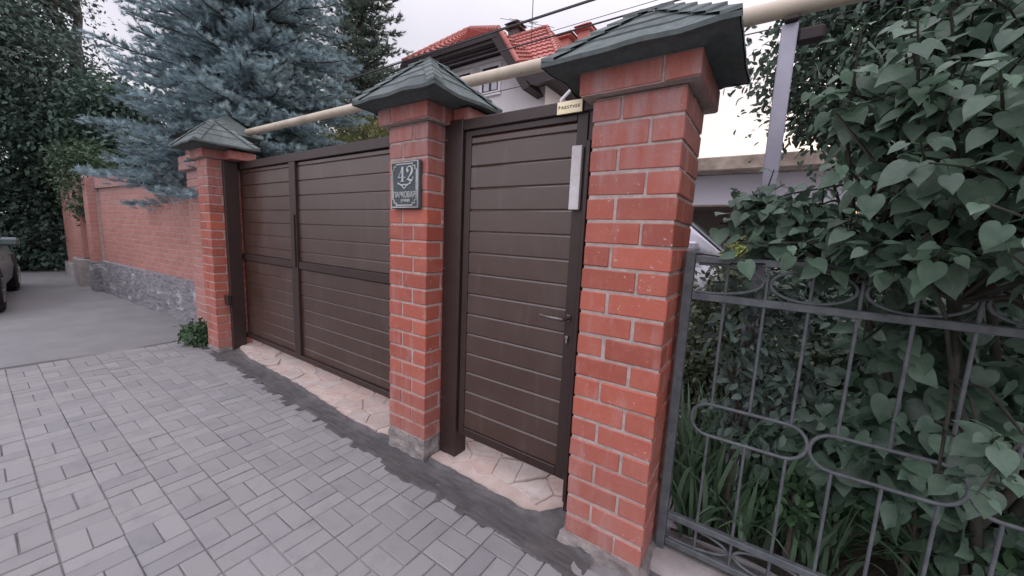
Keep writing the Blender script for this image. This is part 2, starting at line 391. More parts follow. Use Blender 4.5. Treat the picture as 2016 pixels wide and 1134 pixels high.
# far, older roadway of dull asphalt, met by the paving along a straight joint
g = MB(); nx, ny = 40, 22
X = np.linspace(-30, -6.09, nx); Yv = np.linspace(-9, 1.2, ny)
g.add([(x, y, -.004 + .008 * mn.noise(Vector((x * .9, y * .9, 0)))) for y in Yv for x in X], [(j * nx + i, j * nx + i + 1, (j + 1) * nx + i + 1, (j + 1) * nx + i) for j in range(ny - 1) for i in range(nx - 1)], sm=True)
struct(g.build('road', M['asphalt']))
g = MB(); g.add([(-6.09, -7, -.007), (3.5, -7, -.007), (3.5, .1, -.007), (-6.09, .1, -.007)], [(0, 1, 2, 3)], 1)
PX, PY = .2, .197
def gz(x, y): return .006 * mn.noise(Vector((x * .7, y * .7, 2.)))
for i in range(-31, 17):
    for j in range(0, 26):
        x0 = i * PX + .11 * 0; y1 = -.083 - j * PY; y0 = y1 - PY
        x1 = x0 + PX; sk = .012 * math.sin(j * .7)
        if x0 < -6.09: continue
        gp = random.choice((.0015, .0022, .0022, .003))
        cells = [(x0, x1, y0, y0 + PY / 2), (x0, x1, y0 + PY / 2, y1)] if (i + j) % 2 else [(x0, x0 + PX / 2, y0, y1), (x0 + PX / 2, x1, y0, y1)]
        for c in cells:
            dz = random.gauss(0, .0011) + gz(x0, y0); h = random.uniform(0, .0012)
            mt = Matrix.Translation(((c[0] + c[1]) / 2, (c[2] + c[3]) / 2, dz)) @ Matrix.Rotation(random.gauss(0, .005), 4, 'Z') @ Matrix.Rotation(random.gauss(0, .006), 4, 'X') @ Matrix.Rotation(random.gauss(0, .006), 4, 'Y')
            hx, hy = (c[1] - c[0]) / 2 - gp, (c[3] - c[2]) / 2 - gp
            g.box(-hx + h, hx, -hy, hy - h, -.03, 0, .0035, 0, None, mt, .0006)
struct(g.build('pavement', [M['paver'], M['joint']]))

# strip of fresh mortar along the gates, its paving side ragged
def lerp_tab(tab, x):
    for (a, b), (c, d) in zip(tab, tab[1:]):
        if x <= c: return b + (d - b) * (x - a) / (c - a)
    return tab[-1][1]
OUT = [(-5.75, -.03), (-5.4, -.05), (-4.8, -.10), (-4.2, -.10), (-3.5, -.125), (-2.6, -.16), (-1.8, -.185), (-1.2, -.205), (-.6, -.225), (-.45, -.22)]
INN = [(-5.75, .21), (-5.2, .185), (-4.64, .095), (-4.3, .095), (-3.5, .08), (-3.0, .045), (-2.56, .0), (-2.2, .01), (-2.1, .045), (-1.65, .033), (-1.3, .03), (-.97, .02), (-.86, .05), (-.78, .16), (-.70, .16), (-.69, .02), (-.55, -.05), (-.45, -.06)]
g = MB(); xs = []; x = -5.72
while x < -.52: xs.append(x); x += random.uniform(.010, .022)
rows = []; tooth = 0; nextx = xs[0]
for x in xs:
    if x >= nextx:
        tooth = random.choice((-.030, -.010, .012, .030, .040, .045)); nextx = x + random.choice((.03, .06, .1, .1, .1))
    yo = lerp_tab(OUT, x) + tooth + .012 * mn.noise(Vector((x * 17, 0, 0))) + .006 * mn.noise(Vector((x * 60, 1, 0)))
    yi = lerp_tab(INN, x) + .014 * mn.noise(Vector((x * 9, 5, 0))) + .008 * mn.noise(Vector((x * 40, 5, 0)))
    rows.append([(x, yo + (yi - yo) * t, .0075 + gz(x, yo) * (1 - t) + (.004 * mn.noise(Vector((x * 4, t * 3, 0))) - .010 * math.sin(math.pi * min(1, t * 1.15)) * .5 if 0 < t < 1 else (-.004 if t == 0 else .018)) + (.012 * t ** 6)) for t in (0, .05, .2, .4, .6, .75, .87, .94, 1)])
vs = [p for r_ in rows for p in r_]; k = 9
g.add(vs, [(i * k + j, (i + 1) * k + j, (i + 1) * k + j + 1, i * k + j + 1) for i in range(len(rows) - 1) for j in range(k - 1)], sm=True)
struct(g.build('path_mortar_strip', M['wet']))

# crazy-paved thresholds: polygon cells cut by half-planes
def voronoi(seeds, poly):
    out = []
    for i, s in enumerate(seeds):
        c = list(poly)
        for j, o in enumerate(seeds):
            if i == j: continue
            mx, my = (s[0] + o[0]) / 2, (s[1] + o[1]) / 2; nx_, ny_ = o[0] - s[0], o[1] - s[1]
            r_ = []
            for a, b in zip(c, c[1:] + c[:1]):
                da = (a[0] - mx) * nx_ + (a[1] - my) * ny_; db = (b[0] - mx) * nx_ + (b[1] - my) * ny_
                if da <= 0: r_.append(a)
                if da * db < 0: t = da / (da - db); r_.append((a[0] + (b[0] - a[0]) * t, a[1] + (b[1] - a[1]) * t))
            c = r_
            if len(c) < 3: break
        if len(c) >= 3: out.append(c)
    return out
def flags(name, label, x0, x1, y1, edge, ztab, n, gap, group):
    t = thing(name, label, 'threshold', ((x0 + x1) / 2, .2, 0), group)
    seeds = []
    tries = 0
    while len(seeds) < n and tries < 9000:
        tries += 1; p = (random.uniform(x0, x1), random.uniform(-.02, y1))
        if all(((p[0] - q[0]) * .72) ** 2 + (p[1] - q[1]) ** 2 > (.105 * math.sqrt(30 / n * (x1 - x0))) ** 2 * random.choice((.15, .3, .9, 1.3)) for q in seeds): seeds.append(p)
    poly = [(x0, -.04), (x1, -.04), (x1, y1), (x0, y1)]
    fm = MB(); bd = MB()
    for c in voronoi(seeds, poly):
        cx, cy = sum(p[0] for p in c) / len(c), sum(p[1] for p in c) / len(c)
        if cy < edge(cx) + .035 or abs(sum(a[0] * b[1] - b[0] * a[1] for a, b in zip(c, c[1:] + c[:1]))) / 2 < .005: continue
        # refine the outline and rough it up
        q = []
        for a, b in zip(c, c[1:] + c[:1]):
            L = math.hypot(b[0] - a[0], b[1] - a[1]); m = max(1, int(L / .025))
            for i in range(m):
                u = i / m; px, py = a[0] + (b[0] - a[0]) * u, a[1] + (b[1] - a[1]) * u
                d = math.hypot(px - cx, py - cy) + 1e-6; s = (d - gap) / d
                px, py = cx + (px - cx) * s, cy + (py - cy) * s
                px += .006 * mn.noise(Vector((px * 30, py * 30, 1))); py += .006 * mn.noise(Vector((px * 30, py * 30, 9)))
                py = max(py, edge(px) + .012 + .012 * mn.noise(Vector((px * 16, 3, 3))))
                q.append((px, py))
        z = ztab(cx) + random.uniform(0, .013); tx, ty = random.gauss(0, .012), random.gauss(0, .012); k = len(q); a_ = random.random()
        vb = [(px, py, -.02) for px, py in q]; vm = [(px, py, z - .004 + tx * (px - cx) + ty * (py - cy)) for px, py in q]
        vt = [(cx + (px - cx) * .95, cy + (py - cy) * .95, z + tx * (px - cx) + ty * (py - cy) + .0025 * mn.noise(Vector((px * 12, py * 12, 0)))) for px, py in q]
        fm.add(vb + vm + vt + [(cx, cy, z)], [(i, (i + 1) % k, k + (i + 1) % k, k + i) for i in range(k)] + [(k + i, k + (i + 1) % k, 2 * k + (i + 1) % k, 2 * k + i) for i in range(k)] + [(2 * k + i, 2 * k + (i + 1) % k, 3 * k) for i in range(k)], 0, a_)
    m = 90; vs = []
    for i in range(m):
        x = x0 + (x1 - x0) * i / (m - 1)
        for t_ in (0, .02, .3, 1):
            y = edge(x) + .006 + .004 * mn.noise(Vector((x * 20, 7, 0))); yy = y + (y1 - y) * t_
            vs.append((x, yy, (-.01 if t_ == 0 else ztab(x) - .005 + .006 * mn.noise(Vector((x * 11, yy * 11, 4))))))
    bd.add(vs, [(i * 4 + j, (i + 1) * 4 + j, (i + 1) * 4 + j + 1, i * 4 + j + 1) for i in range(m - 1) for j in range(3)], sm=True)
    bd.build('mortar_bed', M['flagmortar'], t); fm.build('flagstones', M['flag'], t)
flags('flagstone_threshold', 'long pink flagstone threshold under the wide sliding gate', -5.42, -2.02, .75, lambda x: lerp_tab(INN, x) if x > -5.2 else .17 + (-5.2 - x) * .6, lambda x: .034 + .006 * math.sin(x * 2), 74, .003, 'pink flagstone thresholds')
flags('flagstone_threshold', 'short cracked pink flagstone threshold under the narrow wicket gate', -1.70, -.70, .62, lambda x: lerp_tab(INN, x), lambda x: .036, 22, .0035, 'pink flagstone thresholds')
g = MB(); g.box(-40, 6, .72, 40, -.1, .05); g.box(-.69, 6, .36, .72, -.1, .051)
struct(g.build('yard', M['yard']))

# ------------------------------------------------------------------ brick pillars
def brick_course(mb, x0, x1, y0, y1, z, h, odd, t=.12, g_=.013, jit=.0012, bev=.004):
    """pinwheel course: one long and one short face on every side"""
    W, D = x1 - x0, y1 - y0
    zz0, zz1 = z + g_ / 2, z + h - g_ / 2
    def b(a0, a1, c0, c1):
        j = lambda: random.uniform(-.0026, .0026)
        mb.box(a0 + j(), a1 + j(), c0 + j(), c1 + j(), zz0 + j() * .5, zz1 + j() * .5, bev, 0, None, None, jit)
    if odd:
        b(x0, x1 - t - g_, y0, y0 + t); b(x1 - t, x1, y0, y1 - t - g_); b(x0 + t + g_, x1, y1 - t, y1); b(x0, x0 + t, y0 + t + g_, y1)
    else:
        b(x0 + t + g_, x1, y0, y0 + t); b(x0, x0 + t, y0, y1 - t - g_); b(x0, x1 - t - g_, y1 - t, y1); b(x1 - t, x1, y0 + t + g_, y1)
def cap(parent, cx, cy, hx, hy, ze, H, seed, ring, zr):
    def base(t): return ze + H * (1 - t) ** 1.0 - H * .08 * max(0, 1 - t * 5)
    def pt(t, side, s, dz=0.):
        # side 0 front,1 right,2 back,3 left ; s in -1..1 along the edge
        ex, ey = hx * t, hy * t
        x, y = [(s * ex, -ey), (ex, s * ey), (-s * ex, ey), (-ex, -s * ey)][side]
        z = base(t) + dz
        w = t * t
        z += w * (.020 * mn.noise(Vector((x * 5 + seed, y * 5, 1))) - .004)
        x += .010 * mn.noise(Vector((s * 2 + seed, t * 3, side))) * t; y += .010 * mn.noise(Vector((t * 3, s * 2 + seed, side + 5))) * t
        return Vector((cx + x, cy + y, z))
    N = 12; mb = MB()
    edges = [.0, .30, .50, .70, 1.0]
    for side in range(4):
        for k in range(4):
            t0 = max(0, edges[k] - .04); t1 = edges[k + 1] + (.0 if k == 3 else .004); a = .25 + .5 * random.random()
            sub = [t0, (t0 + t1) / 2, t1 - .012, t1]
            rows = []
            for ti, t in enumerate(sub):
                dz = .004 + .008 * (ti / 3)
                rows.append([pt(t, side, -1 + 2 * i / N, dz) for i in range(N + 1)])
            rows.append([p - Vector((0, 0, .014 if k < 3 else .018)) for p in rows[-1]])
            vs = [p for r_ in rows for p in r_]; n = N + 1
            for j in range(4):
                for i in range(N):
                    # shingle tabs: a slightly different tone every few centimetres
                    tab = mn.noise(Vector((math.floor((i + (k % 2) * 1.5) / 3) * 7.3 + side * 3 + seed, k * 5.1, 0)))
                    q = (j * n + i, j * n + i + 1, (j + 1) * n + i + 1, (j + 1) * n + i)
                    mb.add([vs[u] for u in q], [(0, 1, 2, 3)], 0, min(1, max(0, .5 + .8 * tab + (a - .5) * .5)) if j < 3 else .1)
    sh = mb.build('shingles', M['shingle'], parent)
    # underside deck
    mb = MB()
    for side in range(4):
        n = N + 1; vs = []; x0, x1, y0, y1 = ring
        for i in range(n):
            q = i / N; e = pt(.985, side, -1 + 2 * q, -.008)
            r_ = Vector([(x0 + (x1 - x0) * q, y0), (x1, y0 + (y1 - y0) * q), (x1 + (x0 - x1) * q, y1), (x0, y1 + (y0 - y1) * q)][side] + (zr,))
            vs += [r_, r_.lerp(e, .55) + Vector((0, 0, .012)), e]
        mb.add(vs, [(i * 3 + j, i * 3 + j + 1, i * 3 + j + 4, i * 3 + j + 3) for i in range(N) for j in range(2)], 0, .3)
    mb.build('deck', M['shingle'], sh)
    # folded hip pieces, lapped like slates
    mb = MB()
    for sd in range(4):
        m = 7
        for k in range(m):
            ta, tb = 1.0 - (k) * .145, 1.0 - (k + 1.28) * .145
            tb = max(tb, .015); up = .014 + .002 * (k % 2); w = .060
            def P3(t, off, lift):
                c = pt(t, sd, 1.0, .0); l_ = pt(t, sd, 1.0 - w / max(.03, (hx if sd % 2 == 0 else hy) * t) if t > .12 else .0, 0); r_ = pt(t, (sd + 1) % 4, -1.0 + w / max(.03, (hy if sd % 2 == 0 else hx) * t) if t > .12 else .0, 0)
                U = Vector((0, 0, lift)); return l_ + U, c + U * 1.3, r_ + U
            A = P3(ta, 0, up + .009); B = P3(tb, 0, up)
            D = [v - Vector((0, 0, .013)) for v in A]
            mb.add([*A, *B, *D], [(1, 0, 3, 4), (2, 1, 4, 5), (0, 1, 7, 6), (1, 2, 8, 7)], 0, random.uniform(.3, .9))
    mb.build('hip_shingles', M['shingle'], sh)
def pillar(label, x0, x1, y0, y1, z0, n, h, capd, seed, wing=None, base=None):
    t = thing('brick_pillar', label, 'pillar', ((x0 + x1) / 2, (y0 + y1) / 2, 0), 'red brick gate pillars')
    mb = MB()
    for i in range(n): brick_course(mb, x0, x1, y0, y1, z0 + i * h, h, (i + seed) % 2)
    r = .0055
    mb.box(x0 + r, x1 - r, y0 + r, y1 - r, z0 - .02, z0 + n * h, 0, 1)
    mb.build('shaft', [M['brick'], M['mortar']], t)
    zc = z0 + n * h; e = .048; mb = MB()
    brick_course(mb, x0 - e, x1 + e, y0 - e, y1 + e, zc, h, (seed + n) % 2, .125)
    mb.box(x0 - e + r, x1 + e - r, y0 - e + r, y1 + e - r, zc + .004, zc + h + .05, 0, 1)
    if wing:
        mb.box(x1 + e + .008, x1 + e + wing, y0 + .15, y1 + e, zc + .004, zc + h - .004, .004, 0, None, None, .001)
    mb.build('corbel', [M['brick'], M['mortar']], t)
    cap(t, *capd, seed, (x0 - e + .01, x1 + e - .01, y0 - e + .01, y1 + e - .01), zc + h - .004)
    # rough cast foot
    if base:
        bx0, bx1, by0, by1, bz0, bz1 = base
        bm = bmesh.new(); bmesh.ops.create_cube(bm, size=1); bmesh.ops.subdivide_edges(bm, edges=bm.edges[:], cuts=9, use_grid_fill=True)
        for v in bm.verts:
            p = Vector(((bx0 + bx1) / 2 + v.co.x * (bx1 - bx0), (by0 + by1) / 2 + v.co.y * (by1 - by0), (bz0 + bz1) / 2 + v.co.z * (bz1 - bz0)))
            top = v.co.z > .4
            d = Vector((mn.noise(p * 14), mn.noise(p * 14 + Vector((9, 0, 0))), mn.noise(p * 11 + Vector((0, 9, 0))) * (.35 if top else 1))) * .022
            fl = .5 - v.co.z
            v.co = p + d + Vector((v.co.x, v.co.y, 0)) * .012 * fl
        me = bpy.data.meshes.new('foot'); bm.to_mesh(me); bm.free(); me.materials.append(M['concrete']); link('foot', me, t)
    return t
pillar('nearest red brick pillar beside the grey iron fence, largest of the gate pillars', -.692, -.318, 0, .375, .05, 20, .1022, (-.51, .12, .356, .288, 2.205, .255), 1, None, (-.715, -.29, -.02, .42, -.08, .046))
pillar('red brick pillar carrying the house number sign between the two gates', -2.062, -1.712, 0, .37, .152, 20, .0995, (-1.83, .112, .352, .290, 2.250, .30), 2, .13, (-2.055, -1.712, .0, .39, -.05, .149))
pillar('far red brick pillar at the left end of the sliding gate', -5.512, -5.195, 0, .36, .04, 22, .0985, (-5.27, .11, .40, .30, 2.325, .33), 1, .16, (-5.52, -5.19, -.005, .38, -.05, .038))

# ------------------------------------------------------------------ gates
def board_panel(x0, x1, y, zs, name, parent, mat):
    """sandwich panel: boards with a chamfered joint between them, one mesh"""
    mb = MB()
    for za, zb in zip(zs, zs[1:]):
        prof = [(y + .011, za), (y + .011, za + .0025), (y + .002, za + .003), (y, za + .006), (y, zb - .010), (y + .0058, zb - .001), (y + .011, zb)]
        k = len(prof); n = 24
        vs = [(x0 + (x1 - x0) * i / n, p[0] + .0009 * mn.noise(Vector((x0 + (x1 - x0) * i / n * 3, za * 9, 0))), p[1]) for i in range(n + 1) for p in prof]
        mb.add(vs, [(i * k + j, (i + 1) * k + j, (i + 1) * k + j + 1, i * k + j + 1) for i in range(n) for j in range(k - 1)], 0)
    mb.box(x0, x1, y + .012, y + .04, zs[0], zs[-1])
    return mb.build(name, mat, parent)
GY = .30
gt = thing('sliding_gate', 'wide brown sliding gate of horizontal boards in a steel frame', 'gate', (-3.8, GY, 0))
f = MB()
f.box(-5.42, -1.9, GY - .012, GY + .06, 2.125, 2.205, .003); f.box(-5.42, -1.9, GY - .012, GY + .06, .135, .185, .003)
f.box(-5.42, -5.30, GY - .0125, GY + .06, .186, 2.124, .003)
f.box(-3.985, -3.865, GY - .014, GY + .06, .187, 2.123, .003)
f.build('frame', M['frame'], gt)
for xa, xb in ((-5.268, -3.987), (-3.863, -1.9)):
    f = MB(); f.box(xa, xb, GY - .004, GY + .05, 1.085, 1.158, .003); f.build('mid_rail', M['frame'], gt)
upz = [1.160, 1.254, 1.392, 1.528, 1.664, 1.806, 1.945, 2.082, 2.123]
loz = [.187, .27, .405, .541, .677, .813, .949, 1.083]
for xa, xb in ((-5.299, -3.987), (-3.863, -1.9)):
    board_panel(xa, xb, GY + .012, upz, 'panel', gt, M['gate']); board_panel(xa, xb, GY + .012, loz, 'panel', gt, M['gate'])
f = MB(); f.box(-3.93, -3.885, GY - .03, GY - .013, 1.10, 1.62, .004); f.build('pull_bar', M['frame'], gt)
jp = thing('gate_post', 'brown steel catch post standing against the far brick pillar', 'post', (-5.1, .2, 0))
f = MB(); f.box(-5.188, -5.135, .135, .275, -.02, 2.19, .004); f.build('post', M['frame'], jp)
f = MB(); f.box(-5.188, -5.11, .085, .134, .56, .68, .008); f.build('catch', M['frame'], jp)

WY = .15
wg = thing('wicket_gate', 'narrow brown wicket gate between the numbered pillar and the nearest pillar', 'gate', (-1.2, WY, 0))
f = MB()
f.box(-1.706, -1.565, .135, .245, .03, 2.17, .004)             # hinge post
f.box(-1.564, -.702, .140, .245, 2.105, 2.165, .003)           # lintel
f.box(-.775, -.702, .150, .245, -.03, 2.104, .003)             # lock jamb
f.build('frame', M['frame'], wg)
f = MB()
f.box(-1.558, -1.512, WY + .004, WY + .05, .20, 2.10, .003); f.box(-.838, -.780, WY + .002, WY + .05, .20, 2.10, .003)
f.box(-1.511, -.839, WY + .003, WY + .05, .20, .255, .003); f.box(-1.511, -.839, WY + .003, WY + .05, 2.068, 2.10, .003)
lf = f.build('leaf_frame', M['frame'], wg)
sp = .1255
zs = [.256, .383] + [.507 + i * .1265 for i in range(13) if .507 + i * .1265 < 2.04] + [2.067]
board_panel(-1.511, -.839, WY + .010, zs, 'leaf_panel', wg, M['gate'])
f = MB(); zh = 1.095
f.tube([(-.815, WY + .0, zh), (-.815, WY - .045, zh), (-.83, WY - .058, zh), (-.90, WY - .06, zh + .002), (-.955, WY - .055, zh + .006)], [.009, .009, .0095, .0085, .007], 10)
f.box(-.826, -.804, WY - .005, WY + .003, zh - .018, zh + .018, .003); f.build('handle', M['darksteel'], wg)
f = MB(); f.tube([(-.815, WY + .0, zh - .098), (-.815, WY - .012, zh - .098)], .0085, 10); f.box(-.8195, -.8105, WY - .012, WY - .0, zh - .131, zh - .098, .002); f.build('lock_cylinder', M['steel'], wg)
for z in (2.06, 1.28, .42):
    f = MB(); f.tube([(-1.69, .135, z), (-1.69, .1305, z)], .0045, 8); f.build('screw', M['steel'], wg)
f = MB(); f.box(-.769, -.747, .118, .149, .1, 1.965, .003); tag(f.build('cover_strip', M['frame'], None, (-.757, .13, .1)), 'thin dark brown strip between the wicket gate and the nearest pillar', 'trim')
f = MB(); f.box(-.843, -.791, .122, .147, 1.643, 1.945, .002); tag(f.build('white_strip', M['whiteboard'], None, (-.817, .135, 1.64)), 'short scuffed white board fixed upright over the wicket gate edge', 'board')

# lettering
def text_mesh(txt, h, depth=.0015, cond=1.0, space=1.0):
    c = bpy.data.curves.new('lettering', 'FONT'); c.body = txt; c.size = 1; c.extrude = .5; c.offset = .003; c.align_x = 'CENTER'; c.space_character = space
    o = bpy.data.objects.new('lettering', c); COL.objects.link(o)
    dg = bpy.context.evaluated_depsgraph_get(); dg.update()
    me = bpy.data.meshes.new_from_object(o.evaluated_get(dg)); bpy.data.objects.remove(o); bpy.data.curves.remove(c)
    co = np.empty(len(me.vertices) * 3, dtype=np.float32); me.vertices.foreach_get('co', co); co = co.reshape(-1, 3)
    k = h / (co[:, 1].max() - co[:, 1].min()); cx = (co[:, 0].max() + co[:, 0].min()) / 2; b = co[:, 1].min()
    co[:, 0] = (co[:, 0] - cx) * k * cond; co[:, 1] = (co[:, 1] - b) * k; co[:, 2] *= depth * 2 / max(1e-6, co[:, 2].max() - co[:, 2].min()) 
    me.vertices.foreach_set('co', co.ravel()); me.update(); return me
def wall_text(txt, x, y, z, h, mat, parent, name, cond=1., depth=.0015, width=None, space=1.):
    me = text_mesh(txt, h, depth, cond, space)
    if width:
        xs_ = [v.co.x for v in me.vertices]; s = width / (max(xs_) - min(xs_)); me.transform(Matrix.Diagonal((s, 1, 1, 1)))
    me.transform(Matrix.Translation((x, y, z)) @ Matrix.Rotation(R(90), 4, 'X')); me.materials.clear(); me.materials.append(mat)
    return link(name, me, parent)
# gold maker's plate on the lintel
np_ = thing('name_plate', 'small pale gold plate lettered PRESTIGE on top of the wicket gate', 'plate', (-.9, .13, 2.12))
f = MB(); f.box(-.940, -.806, .128, .138, 2.101, 2.158, .001); f.build('plate', M['gold'], np_)
wall_text('P', -.927, .1272, 2.123, .0165, M['black'], np_, 'lettering', .9, .0006); wall_text('RESTIGE', -.866, .1272, 2.123, .0135, M['black'], np_, 'lettering', .9, .0006, .098, 1.15)

# house number sign
sg = thing('house_number_sign', 'dark cast house number sign reading 42 on the middle brick pillar', 'sign', (-1.875, 0, 1.64))
sx0, sx1, sz0, sz1 = -2.008, -1.752, 1.640, 1.925; sw, sh = sx1 - sx0, sz1 - sz0; sy = -.028
f = MB(); f.box(sx0, sx1, sy, -.002, sz0, sz1, .006); f.build('plate', M['signplate'], sg)
f = MB()
def fr(i, w, d, notch):
    a0, a1, b0, b1 = sx0 + i, sx1 - i, sz0 + i, sz1 - i
    pts = [(a0 + notch, b0), (a1 - notch, b0), (a1 - notch, b0 + notch * .4), (a1 - notch * .4, b0 + notch * .4), (a1 - notch * .4, b0 + notch), (a1, b0 + notch), (a1, b1 - notch), (a1 - notch * .4, b1 - notch), (a1 - notch * .4, b1 - notch * .4), (a1 - notch, b1 - notch * .4), (a1 - notch, b1), (a0 + notch, b1), (a0 + notch, b1 - notch * .4), (a0 + notch * .4, b1 - notch * .4), (a0 + notch * .4, b1 - notch), (a0, b1 - notch), (a0, b0 + notch), (a0 + notch * .4, b0 + notch), (a0 + notch * .4, b0 + notch * .4), (a0 + notch, b0 + notch * .4)]
    f.tube([(p[0], sy - .001, p[1]) for p in pts + pts[:1]], w, 6, cap=False)
fr(.020, .0042, 0, .034)
a0, a1, b0, b1 = sx0 + .008, sx1 - .008, sz0 + .008, sz1 - .008
f.tube([(x, sy - .001, z) for x, z in ((a0, b0), (a1, b0), (a1, b1), (a0, b1), (a0, b0))], .0046, 6, cap=False)
f.build('border', M['signraise'], sg)
def ribbon(mb, pts, ws, ox, oz, sc, y):
    P = [Vector((p[0], p[1])) for p in pts]; n = len(P); L_, R_ = [], []
    for i in range(n):
        t = (P[min(i + 1, n - 1)] - P[max(i - 1, 0)]).normalized(); nn = Vector((-t.y, t.x)); w = ws[i] / 2
        L_.append(P[i] + nn * w); R_.append(P[i] - nn * w)
    f3 = lambda p, yy: (ox + p.x * sc, yy, oz + p.y * sc)
    vs = [f3(p, y) for p in L_] + [f3(p, y) for p in R_] + [f3(p, y + .005) for p in L_] + [f3(p, y + .005) for p in R_]
    fs = []
    for i in range(n - 1):
        fs += [(i, i + 1, n + i + 1, n + i), (i, 2 * n + i, 2 * n + i + 1, i + 1), (n + i, n + i + 1, 3 * n + i + 1, 3 * n + i)]
    fs += [(0, n, 3 * n, 2 * n), (n - 1, 2 * n - 1, 4 * n - 1, 3 * n - 1)]
    mb.add(vs, fs, 0, .5)
def catmull(pts, m=6):
    out = []
    for i in range(len(pts) - 1):
        p = [pts[max(0, i - 1)], pts[i], pts[i + 1], pts[min(len(pts) - 1, i + 2)]]
        for j in range(m):
            t = j / m
            out.append(tuple(.5 * (2 * p[1][k] + (p[2][k] - p[0][k]) * t + (2 * p[0][k] - 5 * p[1][k] + 4 * p[2][k] - p[3][k]) * t * t + (3 * p[1][k] - p[0][k] - 3 * p[2][k] + p[3][k]) * t ** 3) for k in range(len(p[1]))))
    out.append(tuple(pts[-1])); return out
f = MB(); dz_, dsc = 1.802, .088
ox = -1.936
ribbon(f, [(.46, 0), (.46, 1)], [.17, .17], ox, dz_, dsc, sy - .004); ribbon(f, [(.25, .015), (.66, .015)], [.05, .05], ox, dz_, dsc, sy - .0045)
ribbon(f, [(.44, .99), (.30, .66), (.03, .28)], [.10, .05, .05], ox, dz_, dsc, sy - .0042); ribbon(f, [(.0, .28), (.78, .28)], [.05, .05], ox, dz_, dsc, sy - .0047)
ox = -1.862
c2 = catmull([(.10, .66, .06), (.06, .80, .10), (.22, .97, .07), (.45, .97, .10), (.60, .76, .19), (.50, .50, .16), (.25, .25, .06), (.06, .08, .05)])
ribbon(f, [p[:2] for p in c2], [p[2] for p in c2], ox, dz_, dsc, sy - .004)
c2 = catmull([(.05, .08, .03), (.18, .16, .09), (.36, .08, .15), (.54, .03, .12), (.64, .12, .06), (.68, .30, .03)])
ribbon(f, [p[:2] for p in c2], [p[2] for p in c2], ox, dz_, dsc, sy - .0045)
n = 14; f.prism([(ox + (.15 + .10 * math.cos(2 * math.pi * i / n)) * dsc, dz_ + (.70 + .11 * math.sin(2 * math.pi * i / n)) * dsc) for i in range(n)], sy - .0048, sy, ax='y')
f.build('house_number', M['signraise'], sg)
f = MB(); oc = (sx0 + sx1) / 2
for s_ in (-1, 1):
    c2 = catmull([(s_ * .060, .006, .003), (s_ * .056, .013, .009), (s_ * .042, .006, .007), (s_ * .020, .000, .010), (0, .004, .006)])
    ribbon(f, [p[:2] for p in c2], [p[2] for p in c2], oc, 1.781, 1, sy - .003)
    c2 = catmull([(s_ * .020, -.006, .004), (s_ * .010, -.014, .006), (0, -.022, .003)]); ribbon(f, [p[:2] for p in c2], [p[2] for p in c2], oc, 1.781, 1, sy - .0034)
f.build('ornament', M['signraise'], sg)
wall_text('ПАРКОВАЯ', oc, sy - .002, 1.706, .037, M['signraise'], sg, 'street_name', 1, .002, .196)
wall_text('улица', oc + .008, sy - .0015, 1.676, .022, M['signraise'], sg, 'street_word', 1, .0015, .080)

# ------------------------------------------------------------------ brick wall at the left
def bonded_wall(mb, o, u, n_, L, z0, z1, h=.086, bl=.26, t=.12, bev=.004):
    """running-bond face built brick by brick along u from o, facing n_"""
    o, u, n_ = Vector(o), Vector(u), Vector(n_)
    rows = int(round((z1 - z0) / h)); h = (z1 - z0) / rows
    for r_ in range(rows):
        x = -bl / 2 * (r_ % 2)
        while x < L:
            a, b = max(0, x), min(L, x + bl - .010)
            if b - a > .03:
                mt = Matrix((( u.x, -n_.x, 0, o.x), (u.y, -n_.y, 0, o.y), (0, 0, 1, 0), (0, 0, 0, 1)))
                mb.box(a, b, 0, t, z0 + r_ * h + .005, z0 + (r_ + 1) * h - .005, bev, 0, None, mt, .0012)
            x += bl
    mt = Matrix((( u.x, -n_.x, 0, o.x), (u.y, -n_.y, 0, o.y), (0, 0, 1, 0), (0, 0, 0, 1)))
    mb.box(.004, L - .004, .005, .36, z0 - .01, z1, 0, 1, None, mt)
A, B = Vector((-11.3, -.03, 0)), Vector((-6.35, .27, 0)); u = (B - A).normalized(); n_ = Vector((u.y, -u.x, 0))
wl = thing('brick_wall', 'long pale red brick wall on a grey stone base under the blue spruce', 'wall', (-8.8, .12, 0))
mb = MB(); bonded_wall(mb, A - n_ * .07, u, n_, (B - A).length, .64, 2.10); mb.build('brickwork', [M['brick_far'], M['mortar']], wl)
mb = MB(); bonded_wall(mb, A - n_ * .02, u, n_, (B - A).length, 2.10, 2.30, .098); mb.build('coping', [M['brick_far'], M['mortar']], wl)
bm = bmesh.new(); bmesh.ops.create_cube(bm, size=1); bmesh.ops.subdivide_edges(bm, edges=bm.edges[:], cuts=15, use_grid_fill=True)
Lw = (B - A).length
for v in bm.verts:
    a, d, z = (v.co.x + .5) * Lw, (v.co.y + .5) * .42, -.06 + (v.co.z + .5) * .70
    p = A + u * a - n_ * (d - .015) + Vector((0, 0, z)); v.co = p + Vector((mn.noise(p * 3), mn.noise(p * 3 + Vector((5, 0, 0))), mn.noise(p * 3 + Vector((0, 5, 0))) * .5)) * .035
me = bpy.data.meshes.new('stone_base'); bm.to_mesh(me); bm.free(); me.materials.append(M['stone']); link('stone_base', me, wl)
mb = MB(); bonded_wall(mb, A + n_ * .09 - u * .28, u, n_, .30, .62, 2.33); 
mt_ = None
mb.build('end_pilaster', [M['brick_far'], M['mortar']], wl)
mb = MB(); q0 = A - u * .30 + n_ * .11; 
mb.prism([(q0.x, q0.y), ((q0 + u * .36).x, (q0 + u * .36).y), ((q0 + u * .36 - n_ * .5).x, (q0 + u * .36 - n_ * .5).y), ((q0 - n_ * .5).x, (q0 - n_ * .5).y)], -.05, .61); mb.build('pilaster_base', M['stone'], wl)
